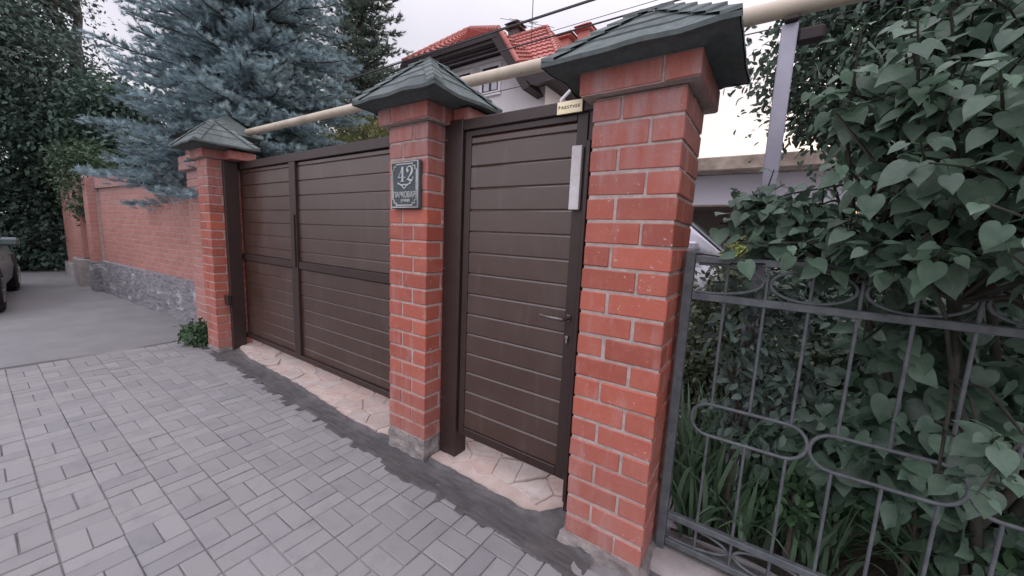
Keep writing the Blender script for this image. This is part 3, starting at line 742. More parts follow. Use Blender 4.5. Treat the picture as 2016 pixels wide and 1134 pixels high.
# taller pillar where wall and gate pillar meet
wp = thing('brick_pillar', 'tall pale brick wall-end pillar just behind the far gate pillar', 'pillar', (-6.0, .3, 0))
mb = MB()
for i in range(25): brick_course(mb, -6.30, -5.56, .12, .56, .05 + i * .0993, .0993, i % 2, .12)
mb.box(-6.294, -5.566, .126, .554, .03, .05 + 25 * .0993, 0, 1)
mb.build('shaft', [M['brick_far'], M['mortar']], wp)
mb = MB()
for i in range(2): brick_course(mb, -6.36, -5.54, .06, .60, 2.14 + i * .09, .088, i % 2, .125)
mb.box(-6.354, -5.546, .066, .594, 2.145, 2.315, 0, 1); mb.build('corbel', [M['brick_far'], M['mortar']], wp)
mb = MB(); mb.add([(-6.5, .0, 2.56), (-5.4, .0, 2.56), (-5.4, .68, 2.56), (-6.5, .68, 2.56), (-5.75, .35, 2.80), (-5.6, .35, 2.80)], [(0, 1, 5, 4), (1, 2, 5), (2, 3, 4, 5), (3, 0, 4), (3, 2, 1, 0)], 0, .5); mb.build('roof', M['shingle'], wp)
# two more piers further along the street
pr = thing('brick_pier', 'dull brick pier on a grey block beyond the wall, half hidden by ivy', 'pier', (-12.6, 0, 0))
mb = MB(); bonded_wall(mb, (-12.95, -.17, 0), u, n_, .62, .62, 2.35); mb.box(-12.36, -12.30, -.12, .2, .62, 2.35, .004, 0); mb.build('shaft', [M['brick_far'], M['mortar']], pr)
mb = MB(); mb.box(-13.02, -12.27, -.22, .3, -.05, .60, .02); mb.build('base', M['plinth'], pr)
pr = thing('brick_pier', 'distant brick pier top rising out of the dark hedge at the street end', 'pier', (-15.6, .2, 0))
mb = MB(); bonded_wall(mb, (-15.9, .0, 0), u, n_, 1.0, .3, 2.55); bonded_wall(mb, (-15.3, -.04, 0), u, n_, .4, 2.56, 2.85); mb.build('shaft', [M['brick_far'], M['mortar']], pr)
mb = MB(); mb.box(-15.95, -14.85, -.06, .45, -.05, .3, .02); mb.build('base', M['plinth'], pr)

# ------------------------------------------------------------------ gas pipe on its post
pp = thing('gas_pipe', 'cream painted gas pipe running level behind the pillar caps', 'pipe', (0, .5, 2.5))
mb = MB(); P0, P1 = Vector((-7.2, .52, 2.655)), Vector((4, .52, 2.455))
pts = [P0.lerp(P1, i / 30) + Vector((0, .004 * mn.noise(Vector((i, 0, 0))), .006 * mn.noise(Vector((i, 4, 0))))) for i in range(31)]
mb.tube(pts, .038, 16); mb.build('pipe_run', M['pipe'], pp)
for xq in (-2.9, .62):
    mb = MB(); z = 2.655 + (xq + 7.2) / 11.2 * -.2; mb.tube([(xq, .52, z), (xq + .02, .52, z)], .041, 16)
    mb.build('weld_collar', M['pipe'], pp)
po = thing('pipe_post', 'square lilac grey steel post holding up the gas pipe', 'post', (-.03, .52, 0))
mb = MB(); mb.box(-.068, -.008, .50, .56, -.02, 2.455, .004); mb.build('post', M['postpaint'], po)
mb = MB(); mb.box(-.06, -.012, .47, .58, 2.456, 2.47, .002); mb.build('saddle', M['wood'], po)
mb = MB(); mb.box(-.0075, .085, .505, .555, 2.37, 2.43, .01); mb.build('bracket', M['wood'], po)

# ------------------------------------------------------------------ iron fence at the right
FY = .22
fe = thing('iron_fence', 'weathered grey iron fence of thin bars with oval loops beside the nearest pillar', 'fence', (.5, FY, 0))
X1 = 3.4; BX = [-.135 + .141 * i for i in range(26)]
for xp in (-.302, 1.85):
    mb = MB(); mb.box(xp, xp + .04, FY - .02, FY + .02, .03, 1.47, .004); mb.build('post', M['fence'], fe)
mb = MB()
mb.box(-.261, X1, FY - .014, FY + .014, 1.424, 1.452, .003)
mb.build('top_rail', M['fence'], fe)
mb = MB(); mb.box(-.261, X1, FY - .014, FY + .014, 1.262, 1.292, .003); mb.build('upper_rail', M['fence'], fe)
mb = MB(); mb.box(-.261, X1, FY - .014, FY + .014, .202, .232, .003); mb.build('lower_rail', M['fence'], fe)
mb = MB(); mb.box(-.261, X1, FY - .014, FY + .014, .066, .096, .003); mb.build('bottom_rail', M['fence'], fe)
def stadium(xa, xb, za, zb, m=9):
    r_ = (zb - za) / 2; zc = (za + zb) / 2; out = []
    for i in range(m + 1): q = math.pi / 2 + math.pi * i / m; out.append((xa + r_ + r_ * math.cos(q), zc + r_ * math.sin(q)))
    for i in range(m + 1): q = -math.pi / 2 + math.pi * i / m; out.append((xb - r_ + r_ * math.cos(q), zc + r_ * math.sin(q)))
    return out + out[:1]
k = 0
SZ0, SZ1 = .662, .806
while BX[0] - .0705 + k * .423 < X1 - .4:
    xa = BX[3 * k] - .075; xb = xa + .417
    mb = MB(); mb.tube([(x, FY, z) for x, z in stadium(xa, xb, SZ0, SZ1)], .0075, 8, cap=False); mb.build('loop', M['fence'], fe); k += 1
for i, x in enumerate(BX):
    if x > X1: break
    mb = MB(); mb.tube([(x, FY, SZ1), (x, FY, 1.43)], .0062, 8); mb.build('bar', M['fence'], fe)
    mb = MB(); mb.tube([(x, FY, .085), (x, FY, SZ0)], .0062, 8); mb.build('bar', M['fence'], fe)
def ellipse(xa, xb, za, zb, m=28):
    return [((xa + xb) / 2 + (xb - xa) / 2 * math.cos(2 * math.pi * i / m), (za + zb) / 2 + (zb - za) / 2 * math.sin(2 * math.pi * i / m)) for i in range(m + 1)]
for i in range(-1, 24, 2):
    xa, xb = BX[0] + .141 * i + .012 + .0, BX[0] + .141 * (i + 2) - .012
    if xa < -.26: xa = -.262
    xa, xb = (xa, xb) if i > 0 else (xa, xb)
    for (za, zb) in ((1.296, 1.420), (.100, .198)):
        pts = ellipse(xa if i >= 0 else -.40, xb, za, zb)
        pts = [(x, z) for x, z in pts if x > -.262]
        mb = MB(); mb.tube([(x, FY, z) for x, z in (pts if i >= 0 else sorted(pts, key=lambda p: math.atan2(p[1] - (za + zb) / 2, p[0] + .27)))], .006, 8, cap=False); mb.build('oval', M['fence'], fe)
mb = MB(); nq = 60
vs = []
for i in range(nq):
    x = -.30 + i * .07
    for y, z in ((.085, -.05), (.10, .022), (.13, .036), (.34, .036), (.37, -.05)): 
        p = Vector((x, y, z)); vs.append(p + Vector((0, mn.noise(p * 9), mn.noise(p * 11 + Vector((3, 3, 3))))) * .010)
mb.add(vs, [(i * 5 + j, (i + 1) * 5 + j, (i + 1) * 5 + j + 1, i * 5 + j + 1) for i in range(nq - 1) for j in range(4)], sm=True)
tag(mb.build('concrete_kerb', M['plinth'], None, (1, .2, 0)), 'low rough concrete kerb under the grey iron fence', 'kerb')

# ------------------------------------------------------------------ house
hs = thing('house', 'white rendered house with red tiled roof and dark wooden eaves', 'house', (-11, 14, 0))
HX0, HX1, HY = -15.7, -7.45, 11.0
mb = MB()
mb.prism([(HX0, 0), (HX1, 0), (HX1, 7.029), (-9.2, 8.72), (-13.95, 8.72), (HX0, 6.8)], HY, 20, ax='y'); mb.build('wall', M['render'], hs)
def window(xa, xb, za, zb, y, par):
    f = MB(); w = .13
    f.box(xa, xb, y - .05, y + .02, zb - w, zb, .01); f.box(xa, xa + w, y - .048, y + .02, za, zb - w - .001, .01); f.box(xb - w, xb, y - .048, y + .02, za, zb - w - .001, .01)
    f.box(xa - .03, xb + .03, y - .10, y + .02, za - .16, za - .002, .01)
    wn = f.build('window', M['white'], par)
    f = MB(); f.box(xa + w, xb - w, y - .016, y - .008, za, zb - w); f.build('pane', M['glass'], wn)
    f = MB(); m = (xa + xb) / 2; a, b, c, d = xa + w, xb - w, za, zb - w
    for q in ((a, a + .06, c, d), (b - .06, b, c, d), (m - .05, m + .05, c, d)): f.box(q[0], q[1], y - .03, y - .018, q[2], q[3])
    f.box(a + .061, m - .051, y - .0295, y - .018, c, c + .06); f.box(m + .051, b - .061, y - .0295, y - .018, c, c + .06); f.build('sash', M['pvc'], wn)
    for ca, cb in ((a + .08, m - .065), (m + .065, b - .08)):
        f = MB(); f.box(ca, cb, y - .0175, y - .0162, c + .07, c + (d - c) * .72); f.build('curtain', M['curtain'], wn)
window(-10.58, -9.50, 7.22, 8.30, HY, hs); window(-12.05, -10.97, 7.22, 8.30, HY, hs)
window(-10.58, -9.50, 3.6, 5.0, HY, hs)
def tile_slope(mb, a, b, c, d, rows, cols, h=.05):
    """a-b lower edge, d-c upper edge; stepped rows of rolled tiles"""
    a, b, c, d = map(Vector, (a, b, c, d)); N = ((b - a).cross(d - a)).normalized()
    for r_ in range(rows):
        u0, u1 = r_ / rows, (r_ + 1) / rows
        L0, R0, L1, R1 = a.lerp(d, u0), b.lerp(c, u0), a.lerp(d, u1), b.lerp(c, u1)
        n = cols * 4; vs = []
        for i in range(n + 1):
            s = i / n; w = .5 + .5 * math.cos(2 * math.pi * s * cols)
            p0 = L0.lerp(R0, s); p1 = L1.lerp(R1, s)
            vs += [p0 - N * .02, p0 + N * (h + w * .045), p1 + N * (.005 + w * .03)]
        for i in range(n):
            o = i * 3; mb.add([vs[o], vs[o + 3], vs[o + 4], vs[o + 1]], [(0, 1, 2, 3)], 0, .2); mb.add([vs[o + 1], vs[o + 4], vs[o + 5], vs[o + 2]], [(0, 1, 2, 3)], 0, mn.noise(Vector((i // 4, r_, 0)) * 3.7) * .6 + .5)
YF = 10.0; HR = Vector((-8.95, YF, 8.84)); HL = Vector((-14.2, YF, 8.84)); AP = Vector((-11.6, 11.4, 10.12)); RB = Vector((-11.6, 19, 10.12))
EV = Vector((-7.32, YF, 6.46))
mb = MB(); tile_slope(mb, HL, HR, AP, AP, 9, 14)
EM = HR.lerp(EV, .60); tile_slope(mb, EM, EM + Vector((0, 9, 0)), HR + Vector((0, 9, 0)), HR, 9, 26); tile_slope(mb, HR, HR + Vector((0, 9, 0)), RB, AP, 9, 26)
tile_slope(mb, Vector((-15.9, 19, 6.36)), Vector((-15.9, YF, 6.36)), HL, HL + Vector((0, 9, 0)), 14, 22); tile_slope(mb, HL + Vector((0, 9, 0)), HL, AP, RB, 9, 22)
RR = Vector((-9.25, 13.9, 10.72)); RL = Vector((-11.9, 13.9, 10.72)); FR_ = Vector((-7.62, 12.0, 8.54)); FL_ = Vector((-11.0, 12.0, 8.54)); BR_ = Vector((-7.62, 15.8, 8.54))
FR_ = RR.lerp(FR_, 1.02); FL_ = RL.lerp(FL_, 1.02); BR_ = RR.lerp(BR_, 1.02)
tile_slope(mb, FL_, FR_, RR, RL, 8, 13); tile_slope(mb, FR_, BR_, RR, RR, 8, 14); tile_slope(mb, BR_, BR_ + Vector((-4, 0, 0)), RL, RR, 6, 10)
rf = mb.build('roof', M['tile'], hs)
for P_, Q_ in ((FR_, RR), (RL, RR), (HR, AP), (HL, AP), (HR, HR.lerp(EV, .55))):
    mb = MB()
    for i in range(12):
        a_, b_ = P_.lerp(Q_, i / 12), P_.lerp(Q_, (i + 1.1) / 12); mb.tube([a_ + Vector((0, 0, .06)), b_ + Vector((0, 0, .06))], [.10, .075], 8)
    mb.build('ridge_tiles', M['tile'], rf)
mb = MB()
mb.box(HL.x - .1, HR.x - .05, YF + .02, HY + .05, 8.58, 8.72); mb.box(HL.x, HR.x - .03, YF - .03, YF + .03, 8.62, 8.84, .01); mb.box(HL.x, HR.x - .3, YF + .3, YF + .36, 8.46, 8.579, .01)
for sx in (1, -1):
    def mx(x): return x if sx > 0 else -23.2 - x
    pl = [(mx(-9.0), 8.80), (mx(-7.50), 6.66), (mx(-7.78), 6.60), (mx(-9.25), 8.62)]; mb.prism(pl, YF - .02, 19, ax='y')
mb.box(-14.2, -8.98, YF + .03, HY + .04, 8.50, 8.575)
mb.build('eaves', M['wood'], hs)
mb = MB(); mb.prism([(-8.16, 7.45), (-7.80, 7.02), (-7.42, 6.72), (-7.2, 6.66), (-6.85, 6.74), (-6.3, 6.76), (-6.1, 6.98), (-6.4, 7.3)], YF + .0, YF + .14, ax='y')
mb.box(-8.05, -6.3, YF + .141, 18, 7.03, 7.28, .02); mb.build('eave_box', M['wood'], hs)
mb = MB(); mb.box(-12.9, -9.35, HY - .10, HY - .002, 8.37, 8.47, .01); mb.build('moulding', M['white'], hs)
def chimney(x, y, z0, z1, w, mat, capmat, par):
    m = MB(); m.box(x - w, x + w, y - w, y + w, z0, z1, .02); c = m.build('chimney', mat, par)
    m = MB(); e = w * 1.55; m.box(x - e, x + e, y - e, y + e, z1, z1 + .06, .01)
    for sx in (-1, 1):
        for sy_ in (-1, 1): m.box(x + sx * w * .9 - .03, x + sx * w * .9 + .03, y + sy_ * w * .9 - .03, y + sy_ * w * .9 + .03, z1 + .06, z1 + .2)
    m.add([(x - e, y - e, z1 + .2), (x + e, y - e, z1 + .2), (x + e, y + e, z1 + .2), (x - e, y + e, z1 + .2), (x, y, z1 + .52)], [(0, 1, 4), (1, 2, 4), (2, 3, 4), (3, 0, 4), (3, 2, 1, 0)]); m.build('cowl', capmat, c)
chimney(-11.1, 14.1, 9.9, 11.15, .26, M['pvc'], M['pvc'], rf)
chimney(-9.95, 17, 9.5, 11.6, .36, M['tile'], M['tile'], rf); chimney(-8.85, 17, 9.5, 11.75, .30, M['tile'], M['tile'], rf)
mb = MB(); mb.prism([(-7.6, 0), (-3.3, 0), (-3.3, 7.0), (-7.6, 7.0)], 13.5, 20, ax='y')
# aerial
an = thing('aerial', 'thin television aerial mast above the red roof', 'aerial', (-9.58, 13.2, 9.9))
mb = MB(); mb.tube([(-9.6, 13.2, 9.6), (-9.62, 13.2, 13.6)], .018, 6); mb.build('mast', M['cable'], an)
for (bx, bz, dx, ln, els, el) in ((-9.6, 10.75, -1, 1.0, 2, .55), (-9.6, 10.42, .55, .9, 2, .5), (-9.6, 12.2, -.9, 1.2, 7, .3), (-9.6, 12.25, .8, .8, 5, .22)):
    mb = MB(); mb.tube([(bx + .3 * (-1 if dx > 0 else 1), 13.2, bz - .1), (bx + dx * ln, 13.2 + .1, bz + (.3 if dx < 0 else .05))], .012, 5)
    for i in range(els):
        t_ = (i + 1) / els; x = bx + dx * ln * t_; z = bz + (.3 if dx < 0 else .05) * t_
        mb.tube([(x - el * .7, 13.2 - el * .9, z - .03), (x + el * .7, 13.2 + el * .9, z + .03)], .010, 5)
    mb.build('antenna', M['cable'], an)

# overhead cables
def cable(label, z0, z1, y, r, sag=0., xa=-26, xb=10, name='overhead_cable'):
    m = MB(); n = 50; m.tube([(xa + (xb - xa) * i / n, y, z0 + (z1 - z0) * i / n - sag * 4 * (i / n) * (1 - i / n)) for i in range(n + 1)], r, 5)
    tag(m.build(name, M['cable'], None, (xa, y, z0)), label, 'cable', 'cables strung above the gates')
cable('thickest overhead cable, lowest of the upper bundle above the white house', 4.56, 4.29, 3.0, .013)
cable('middle overhead cable of the upper bundle above the white house', 4.66, 4.33, 3.06, .007, .02)
cable('thin topmost overhead cable above the white house', 4.74, 4.36, 3.1, .005, .03)
cable('black overhead cable crossing the red roof just above the gas pipe', 4.34, 4.06, 3.0, .011, .06)
cable('hair-thin overhead cable just above the one crossing the red roof', 4.42, 4.12, 3.05, .004, .03)
cable('faint thin cable low across the white house wall below its window', 3.55, 3.63, 3.0, .006, .03)
m = MB(); m.tube([(-1.93, 2.0, 2.84), (-1.93, 2.0, 2.90), (-1.82, 2.0, 2.985)], .016, 8)
m.tube([(-1.93, 2.0, 0), (-1.93, 2.0, 2.86)], .014, 8); tag(m.build('bent_pipe', M['white'], None, (-1.93, 2, 0)), 'short white bent pipe end poking up behind the wicket gate', 'pipe')
for x_, lb in ((-2.86, 'left one of two thin rods standing up behind the wicket gate'), (-2.69, 'right one of two thin rods standing up behind the wicket gate')):
    m = MB(); m.tube([(x_, 2.2, 0), (x_, 2.2, 2.66)], .008, 6); tag(m.build('thin_rod', M['cable'], None, (x_, 2.2, 0)), lb, 'rod', 'thin rods behind the wicket gate')
sd = thing('garden_shed', 'small dark shed roof just showing over the sliding gate', 'shed', (-8.3, 3.4, 0))
m = MB(); m.prism([(-8.9, 0), (-7.6, 0), (-7.6, 2.9), (-8.37, 3.3), (-8.9, 2.95)], 3.1, 4.6, ax='y'); m.build('wall', M['wood'], sd)
m = MB(); m.prism([(-9.0, 2.98), (-8.37, 3.40), (-7.3, 3.02), (-7.3, 2.97), (-8.37, 3.35), (-9.0, 2.93)], 2.95, 4.75, ax='y'); m.build('roof', M['frame'], sd)

# ------------------------------------------------------------------ garage and cars
ga = thing('garage', 'white open-fronted garage with a stained flat roof edge', 'garage', (-1, 9, 0))
m = MB(); m.box(-5.5, 3.5, 8.0, 8.25, 2.40, 3.04); m.box(-5.5, -5.1, 8.0, 12, 0, 2.399); m.box(1.6, 3.5, 8.0, 12, 0, 2.399); m.build('wall', M['garagewall'], ga)
m = MB(); m.box(-5.099, 1.599, 11.7, 12, 0, 2.9); m.box(-5.099, 1.599, 8.26, 11.69, 2.5, 2.6); m.build('back_wall', M['beige'], ga)
m = MB(); m.box(-5.9, 3.9, 7.45, 12.4, 3.05, 3.33, .02); m.build('roof', M['slab'], ga)
m = MB(); m.box(-5.0, 1.6, 7.97, 8.0, 2.36, 2.399, .004); m.build('door_track', M['slab'], ga)

def make_car(name, label, paint, loc, rot, L=4.3, W=1.78, H=1.48, hood=.92):
    t = thing(name, label, 'car', loc)
    t.rotation_euler = (0, 0, rot); t['_w'] = (0, 0, 0)
    def loft(sts, nm, mat, par, smooth=True):
        mb = MB(); rows = []
        for (x, hw, zb, zt, rr, tp) in sts:
            row = []
            prof = [(hw * .80, zb), (hw * .97, zb + .10), (hw, zb + (zt - zb) * .45), (hw * tp + hw * (1 - tp) * .4, zt - rr * .8), (hw * tp * .94, zt - rr * .15), (hw * tp * .7, zt)]
            for y, z in prof: row.append((x, y, z))
            for y, z in prof[::-1]: row.append((x, -y, z))
            rows.append(row)
        n = len(rows[0]); vs = [p for r_ in rows for p in r_]
        fs = [(i * n + j, i * n + (j + 1) % n, (i + 1) * n + (j + 1) % n, (i + 1) * n + j) for i in range(len(rows) - 1) for j in range(n)]
        mb.add(vs, fs, 0, .5, smooth); mb.add(rows[0], [list(range(n))], 0, .5); mb.add(rows[-1], [list(range(n))[::-1]], 0, .5)
        return mb.build(nm, mat, par)
    h = L / 2
    loft([(-h, W * .36, .42, hood * .86, .1, .8), (-h + .06, W * .43, .30, hood * .96, .1, .84), (-h + .25, W * .485, .22, hood * 1.02, .1, .86), (-h * .5, W * .5, .20, hood * 1.03, .1, .88), (0, W * .5, .20, hood, .1, .88), (h * .4, W * .5, .20, hood, .1, .88), (h - .55, W * .49, .20, hood * .95, .1, .88), (h - .22, W * .47, .22, hood * .86, .1, .86), (h - .07, W * .42, .26, hood * .72, .1, .84), (h, W * .34, .34, hood * .60, .08, .8)], 'body', paint, t)
    zt = H
    loft([(-h + .45, W * .42, hood - .06, hood + .02, .02, .9), (-h + .75, W * .43, hood - .06, zt - .05, .06, .76), (-h + 1.2, W * .44, hood - .06, zt, .06, .76), (0, W * .445, hood - .06, zt, .06, .76), (h * .22, W * .44, hood - .06, zt - .05, .06, .76), (h * .52, W * .42, hood - .06, hood + .03, .02, .9)], 'cabin', paint, t)
    for s_ in (-1, 1):
        for xa, xb, xc, xd in ((-.95, -.05, -.05, -.72), (.02, h * .40, h * .235, .02)):
            def P(x, z): 
                f_ = (z - hood) / (zt - hood); return (x, s_ * (W * .44 * (1 - .235 * max(0, f_) ** 1.3) + .012), z)
            z0, z1 = hood + .03, zt - .13
            m = MB(); q = [P(xa, z0), P(xb, z0), P(xc, z1), P(xd, z1)]; q = q if s_ < 0 else q[::-1]
            m.add(q + [Vector(p) - Vector((0, s_ * .02, 0)) for p in q], [(0, 1, 2, 3), (0, 4, 5, 1), (1, 5, 6, 2), (2, 6, 7, 3), (3, 7, 4, 0)]); m.build('window', M['carglass'], t)
        for xw in (-h + .82, h - .82):
            m = MB(); y0 = s_ * (W / 2 - .17); y1 = s_ * (W / 2 + .015); rw = .325; n = 28
            rad = [(y0, rw * .6), (y0, rw * .96), (y0 + (y1 - y0) * .12, rw), (y0 + (y1 - y0) * .88, rw), (y1, rw * .93), (y1 + s_ * .004, rw * .66)]
            vs = [(xw + r_ * math.cos(2 * math.pi * i / n), y, rw + r_ * math.sin(2 * math.pi * i / n)) for y, r_ in rad for i in range(n)]
            m.add(vs, [(j * n + i, j * n + (i + 1) % n, (j + 1) * n + (i + 1) % n, (j + 1) * n + i) for j in range(5) for i in range(n)], 0, .5, True); wh = m.build('wheel', M['rubber'], t)
            m = MB(); m.tube([(xw, y1 - s_ * .03, rw), (xw, y1 - s_ * .005, rw)], rw * .655, 24)
            for i in range(5):
                q = 2 * math.pi * i / 5; m.tube([(xw, y1 + s_ * .003, rw), (xw + rw * .6 * math.cos(q), y1 - s_ * .002, rw + rw * .6 * math.sin(q))], .026, 6)
            m.build('rim', M['rim'], wh)
            m = MB(); m.tube([(xw, s_ * (W / 2 - .16), rw + .02), (xw, s_ * (W / 2 - .002), rw + .02)], .385, 28); m.build('wheel_arch', M['rubber'], t)
        m = MB(); m.box(h * .30, h * .30 + .16, s_ * W * .5, s_ * (W * .5 + .2), hood + .06, hood + .2, .04); mr = m.build('mirror', paint, t)
        m = MB(); m.box(h - .20, h - .02, s_ * W * .27, s_ * W * .405, hood * .66, hood * .80, .03); m.build('headlight', M['lamp'], t)
        for xh in (-.35, .72):
            m = MB(); m.box(xh, xh + .18, s_ * (W * .5 + .005), s_ * (W * .5 + .03), hood - .16, hood - .13, .008); m.build('door_handle', paint, t)
    m = MB(); q = [(h * .53, -W * .36, hood + .04), (h * .53, W * .36, hood + .04), (h * .26, W * .30, zt - .1), (h * .26, -W * .30, zt - .1)]
    m.add(q + [(p[0] + .03, p[1], p[2] + .02) for p in q], [(4, 5, 6, 7), (0, 1, 5, 4), (1, 2, 6, 5), (2, 3, 7, 6), (3, 0, 4, 7)]); m.build('windscreen', M['carglass'], t)
    m = MB(); m.box(h - .03, h + .012, -W * .2, W * .2, .36, .48, .01); m.build('grille', M['rubber'], t)
    return t
make_car('parked_car', 'grey green car at the left edge of the paving, only its front corner showing', M['carpaint'], (-11.2, -2.06, 0), R(-6))
make_car('parked_car', 'silver car parked in front of the white garage, seen past the nearest pillar', M['silver'], (-1.85, 6.2, .05), R(2), 4.5, 1.85, 1.95, 1.30)

# ------------------------------------------------------------------ blue spruce and larch
def conifer(name, label, cat, loc, H, Rb, mat, z_lo, droop, whorl, nb, shoot, sw, nblade, dens, wid, bw):
    t = thing(name, label, cat, loc); L = Vector(loc)
    tb = MB(); tb.tube([L + Vector((0, 0, -.1)), L + Vector((0.03, 0, H * .3)), L + Vector((0, .03, H * .7)), L + Vector((0, 0, H))], [H * .018, H * .015, H * .007, .01], 10)
    P0, D0 = [], []
    z = z_lo
    while z < H - .3:
        f = (z - z_lo) / (H - z_lo); Lb = Rb * (1 - f) ** .85 + .15
        for k in range(nb):
            az = 2 * math.pi * (k + random.random() * .7) / nb + z * 2.1; ln = Lb * random.uniform(.72, 1.08); el = random.uniform(-.05, .15) + .35 * f
            d = Vector((math.cos(az), math.sin(az), 0)); side = Vector((-d.y, d.x, 0))
            zz = z + random.uniform(-.5, .5) * whorl
            pts = []; m = 8
            for i in range(m + 1):
                s = i / m; pts.append(L + Vector((0, 0, zz)) + d * (ln * s) + Vector((0, 0, ln * (el * s - droop * s * s + droop * .55 * s ** 4))) + side * (.05 * ln * mn.noise(Vector((s * 2, k, z)))))
            tb.tube(pts, [.028 * Lb / 2.2 * (1 - .85 * i / m) + .004 for i in range(m + 1)], 5, cap=False)
            # side twigs in a flat hanging spray
            s = .12
            while s < 1.0:
                i = min(m - 1, int(s * m)); p = pts[i].lerp(pts[i + 1], s * m - i); td = (pts[i + 1] - pts[i]).normalized()
                for sg_ in (-1, 1):
                    tl = ln * wid * (1 - s) ** .7 * random.uniform(.6, 1.1) + .10
                    dv = (td * random.uniform(.55, .85) + side * sg_ * random.uniform(.6, .9) + Vector((0, 0, random.uniform(-.28, .05)))).normalized()
                    c = 0.
                    while c < tl:
                        q = p + dv * c + Vector((0, 0, -.10 * c * c / max(.2, tl)))
                        sd_ = dv + Vector((random.gauss(0, .35), random.gauss(0, .4), random.uniform(-.05, .95)))
                        P0.append(q); D0.append(sd_.normalized()); c += dens * random.uniform(.7, 1.3)
                P0.append(p); D0.append((td + Vector((random.gauss(0, .2), random.gauss(0, .2), random.uniform(.1, .5)))).normalized())
                s += dens / ln * 1.5 * random.uniform(.8, 1.2)
            P0.append(pts[-1]); D0.append((pts[-1] - pts[-2]).normalized())
        z += whorl
    tb.build('trunk', M['bark'], t)
    P0 = np.array(P0); D0 = np.array(D0); n = len(P0)
    ln = shoot * rng.uniform(.65, 1.2, n); U = unit(np.cross(D0, rng.normal(size=(n, 3)))); Wv = np.cross(D0, U)
    V = []; va = np.clip(.5 + rng.normal(size=n) * .22, 0, 1)
    shade = va
    T = np.zeros((n, nblade, 3, 3)); 
    for b in range(nblade):
        q = 2 * math.pi * (b * .618); s0 = (b + .3) / nblade
        rad = U * math.cos(q) + Wv * math.sin(q)
        base = P0 + D0 * (ln * (s0 * .85))[:, None]
        tip = base + (D0 * .62 + rad * .78) * (sw * rng.uniform(.8, 1.25, n))[:, None]
        wv = np.cross(D0, rad) * (sw * bw)
        ax = D0 * (ln * .10)[:, None]
        T[:, b, 0] = base - wv - ax; T[:, b, 1] = base + wv - ax; T[:, b, 2] = tip
    V = T.reshape(-1, 3); F = np.arange(len(V)).reshape(-1, 3)
    build_np('crown', V, F, np.repeat(shade, nblade), mat, t)
    print(name, 'shoots', n)
    return t
conifer('blue_spruce', 'dense blue spruce hanging over the brick wall', 'spruce', (-6.95, 1.2, 0), 8.9, 1.80, M['needle'], 2.12, .34, .14, 8, .11, .046, 20, .074, .37, .13)
conifer('larch', 'thin grey green larch standing behind the blue spruce', 'larch', (-14.6, 8.2, 0), 14, 3.0, M['larchneedle'], 3.0, .10, .34, 8, .24, .12, 10, .20, .32, .2)

# ------------------------------------------------------------------ broadleaf trees, hedge, ivy
def B_(x, y, z, a, b, c): return ((x, y, z), (a, b, c))
broadleaf('broadleaf_tree', 'big dark broadleaf tree towering over the end of the street', 'tree', (-17.8, .9, 0), 8.5, .26,
          [B_(-17.5, -1.6, 7.8, 3.0, 2.4, 3.6), B_(-16.4, -.5, 5.0, 2.2, 1.7, 1.6), B_(-18.8, -3.4, 6.6, 3, 2.6, 3.4), B_(-19.5, -2.2, 10.0, 3.4, 3, 2.6)], 1100, 85, .13, M['greyleaf'], spread=.45)
broadleaf('broadleaf_tree', 'airy grey green tree filling the gap left of the blue spruce', 'tree', (-15.5, 4.6, 0), 8, .16,
          [B_(-14.8, 3.6, 5.4, 1.8, 1.6, 1.6), B_(-15.4, 4.4, 7.6, 2.0, 1.8, 2.0), B_(-13.8, 4.2, 4.2, 1.6, 1.4, 1.2)], 120, 34, .11, M['greyleaf'], spread=.36)
broadleaf('broadleaf_tree', 'lower green tree spilling over the far wall above the hedge', 'tree', (-15.2, 1.6, 0), 4.2, .15,
          [B_(-14.6, .9, 3.9, 1.7, 1.1, 1.1), B_(-16.2, .2, 3.8, 1.6, 1.3, 1.2), B_(-13.4, .9, 3.1, 1.0, .6, .7)], 420, 50, .14, M['farleaf'], spread=.30)
broadleaf('tall_hedge', 'dark tall hedge closing off the far end of the street', 'hedge', (-18.2, -1.6, 0), 2.2, .10,
          [B_(-17.6, -.9, 1.5, 1.6, 1.2, 1.7), B_(-18.0, -2.8, 1.6, 1.8, 1.6, 1.9), B_(-18.2, -5.2, 1.7, 1.8, 1.9, 2.0), B_(-17.2, -.4, .7, 1.3, .7, .9), B_(-17.6, .1, 2.6, 1.4, .8, 1.2)], 900, 80, .14, M['farleaf'], spread=.30)
broadleaf('ivy', 'green ivy mass hanging over the brick piers past the wall end', 'ivy', (-12.0, .45, 0), 2.6, .05,
          [B_(-12.0, .15, 2.35, .75, .42, .55), B_(-12.1, -.02, 1.75, .4, .22, .55), B_(-12.9, .1, 2.5, .8, .5, .6)], 130, 40, .085, M['ivy'], spread=.15)
broadleaf('garden_tree', 'yellow green shrub showing between the spruce and the middle pillar', 'shrub', (-9.9, 5.3, 0), 3.7, .09,
          [B_(-10.1, 5.2, 4.1, 1.1, .9, .75), B_(-9.2, 5.4, 3.9, .8, .8, .65), B_(-10.9, 5.6, 3.7, .9, .8, .6)], 170, 34, .105, M['yellowleaf'], spread=.2)
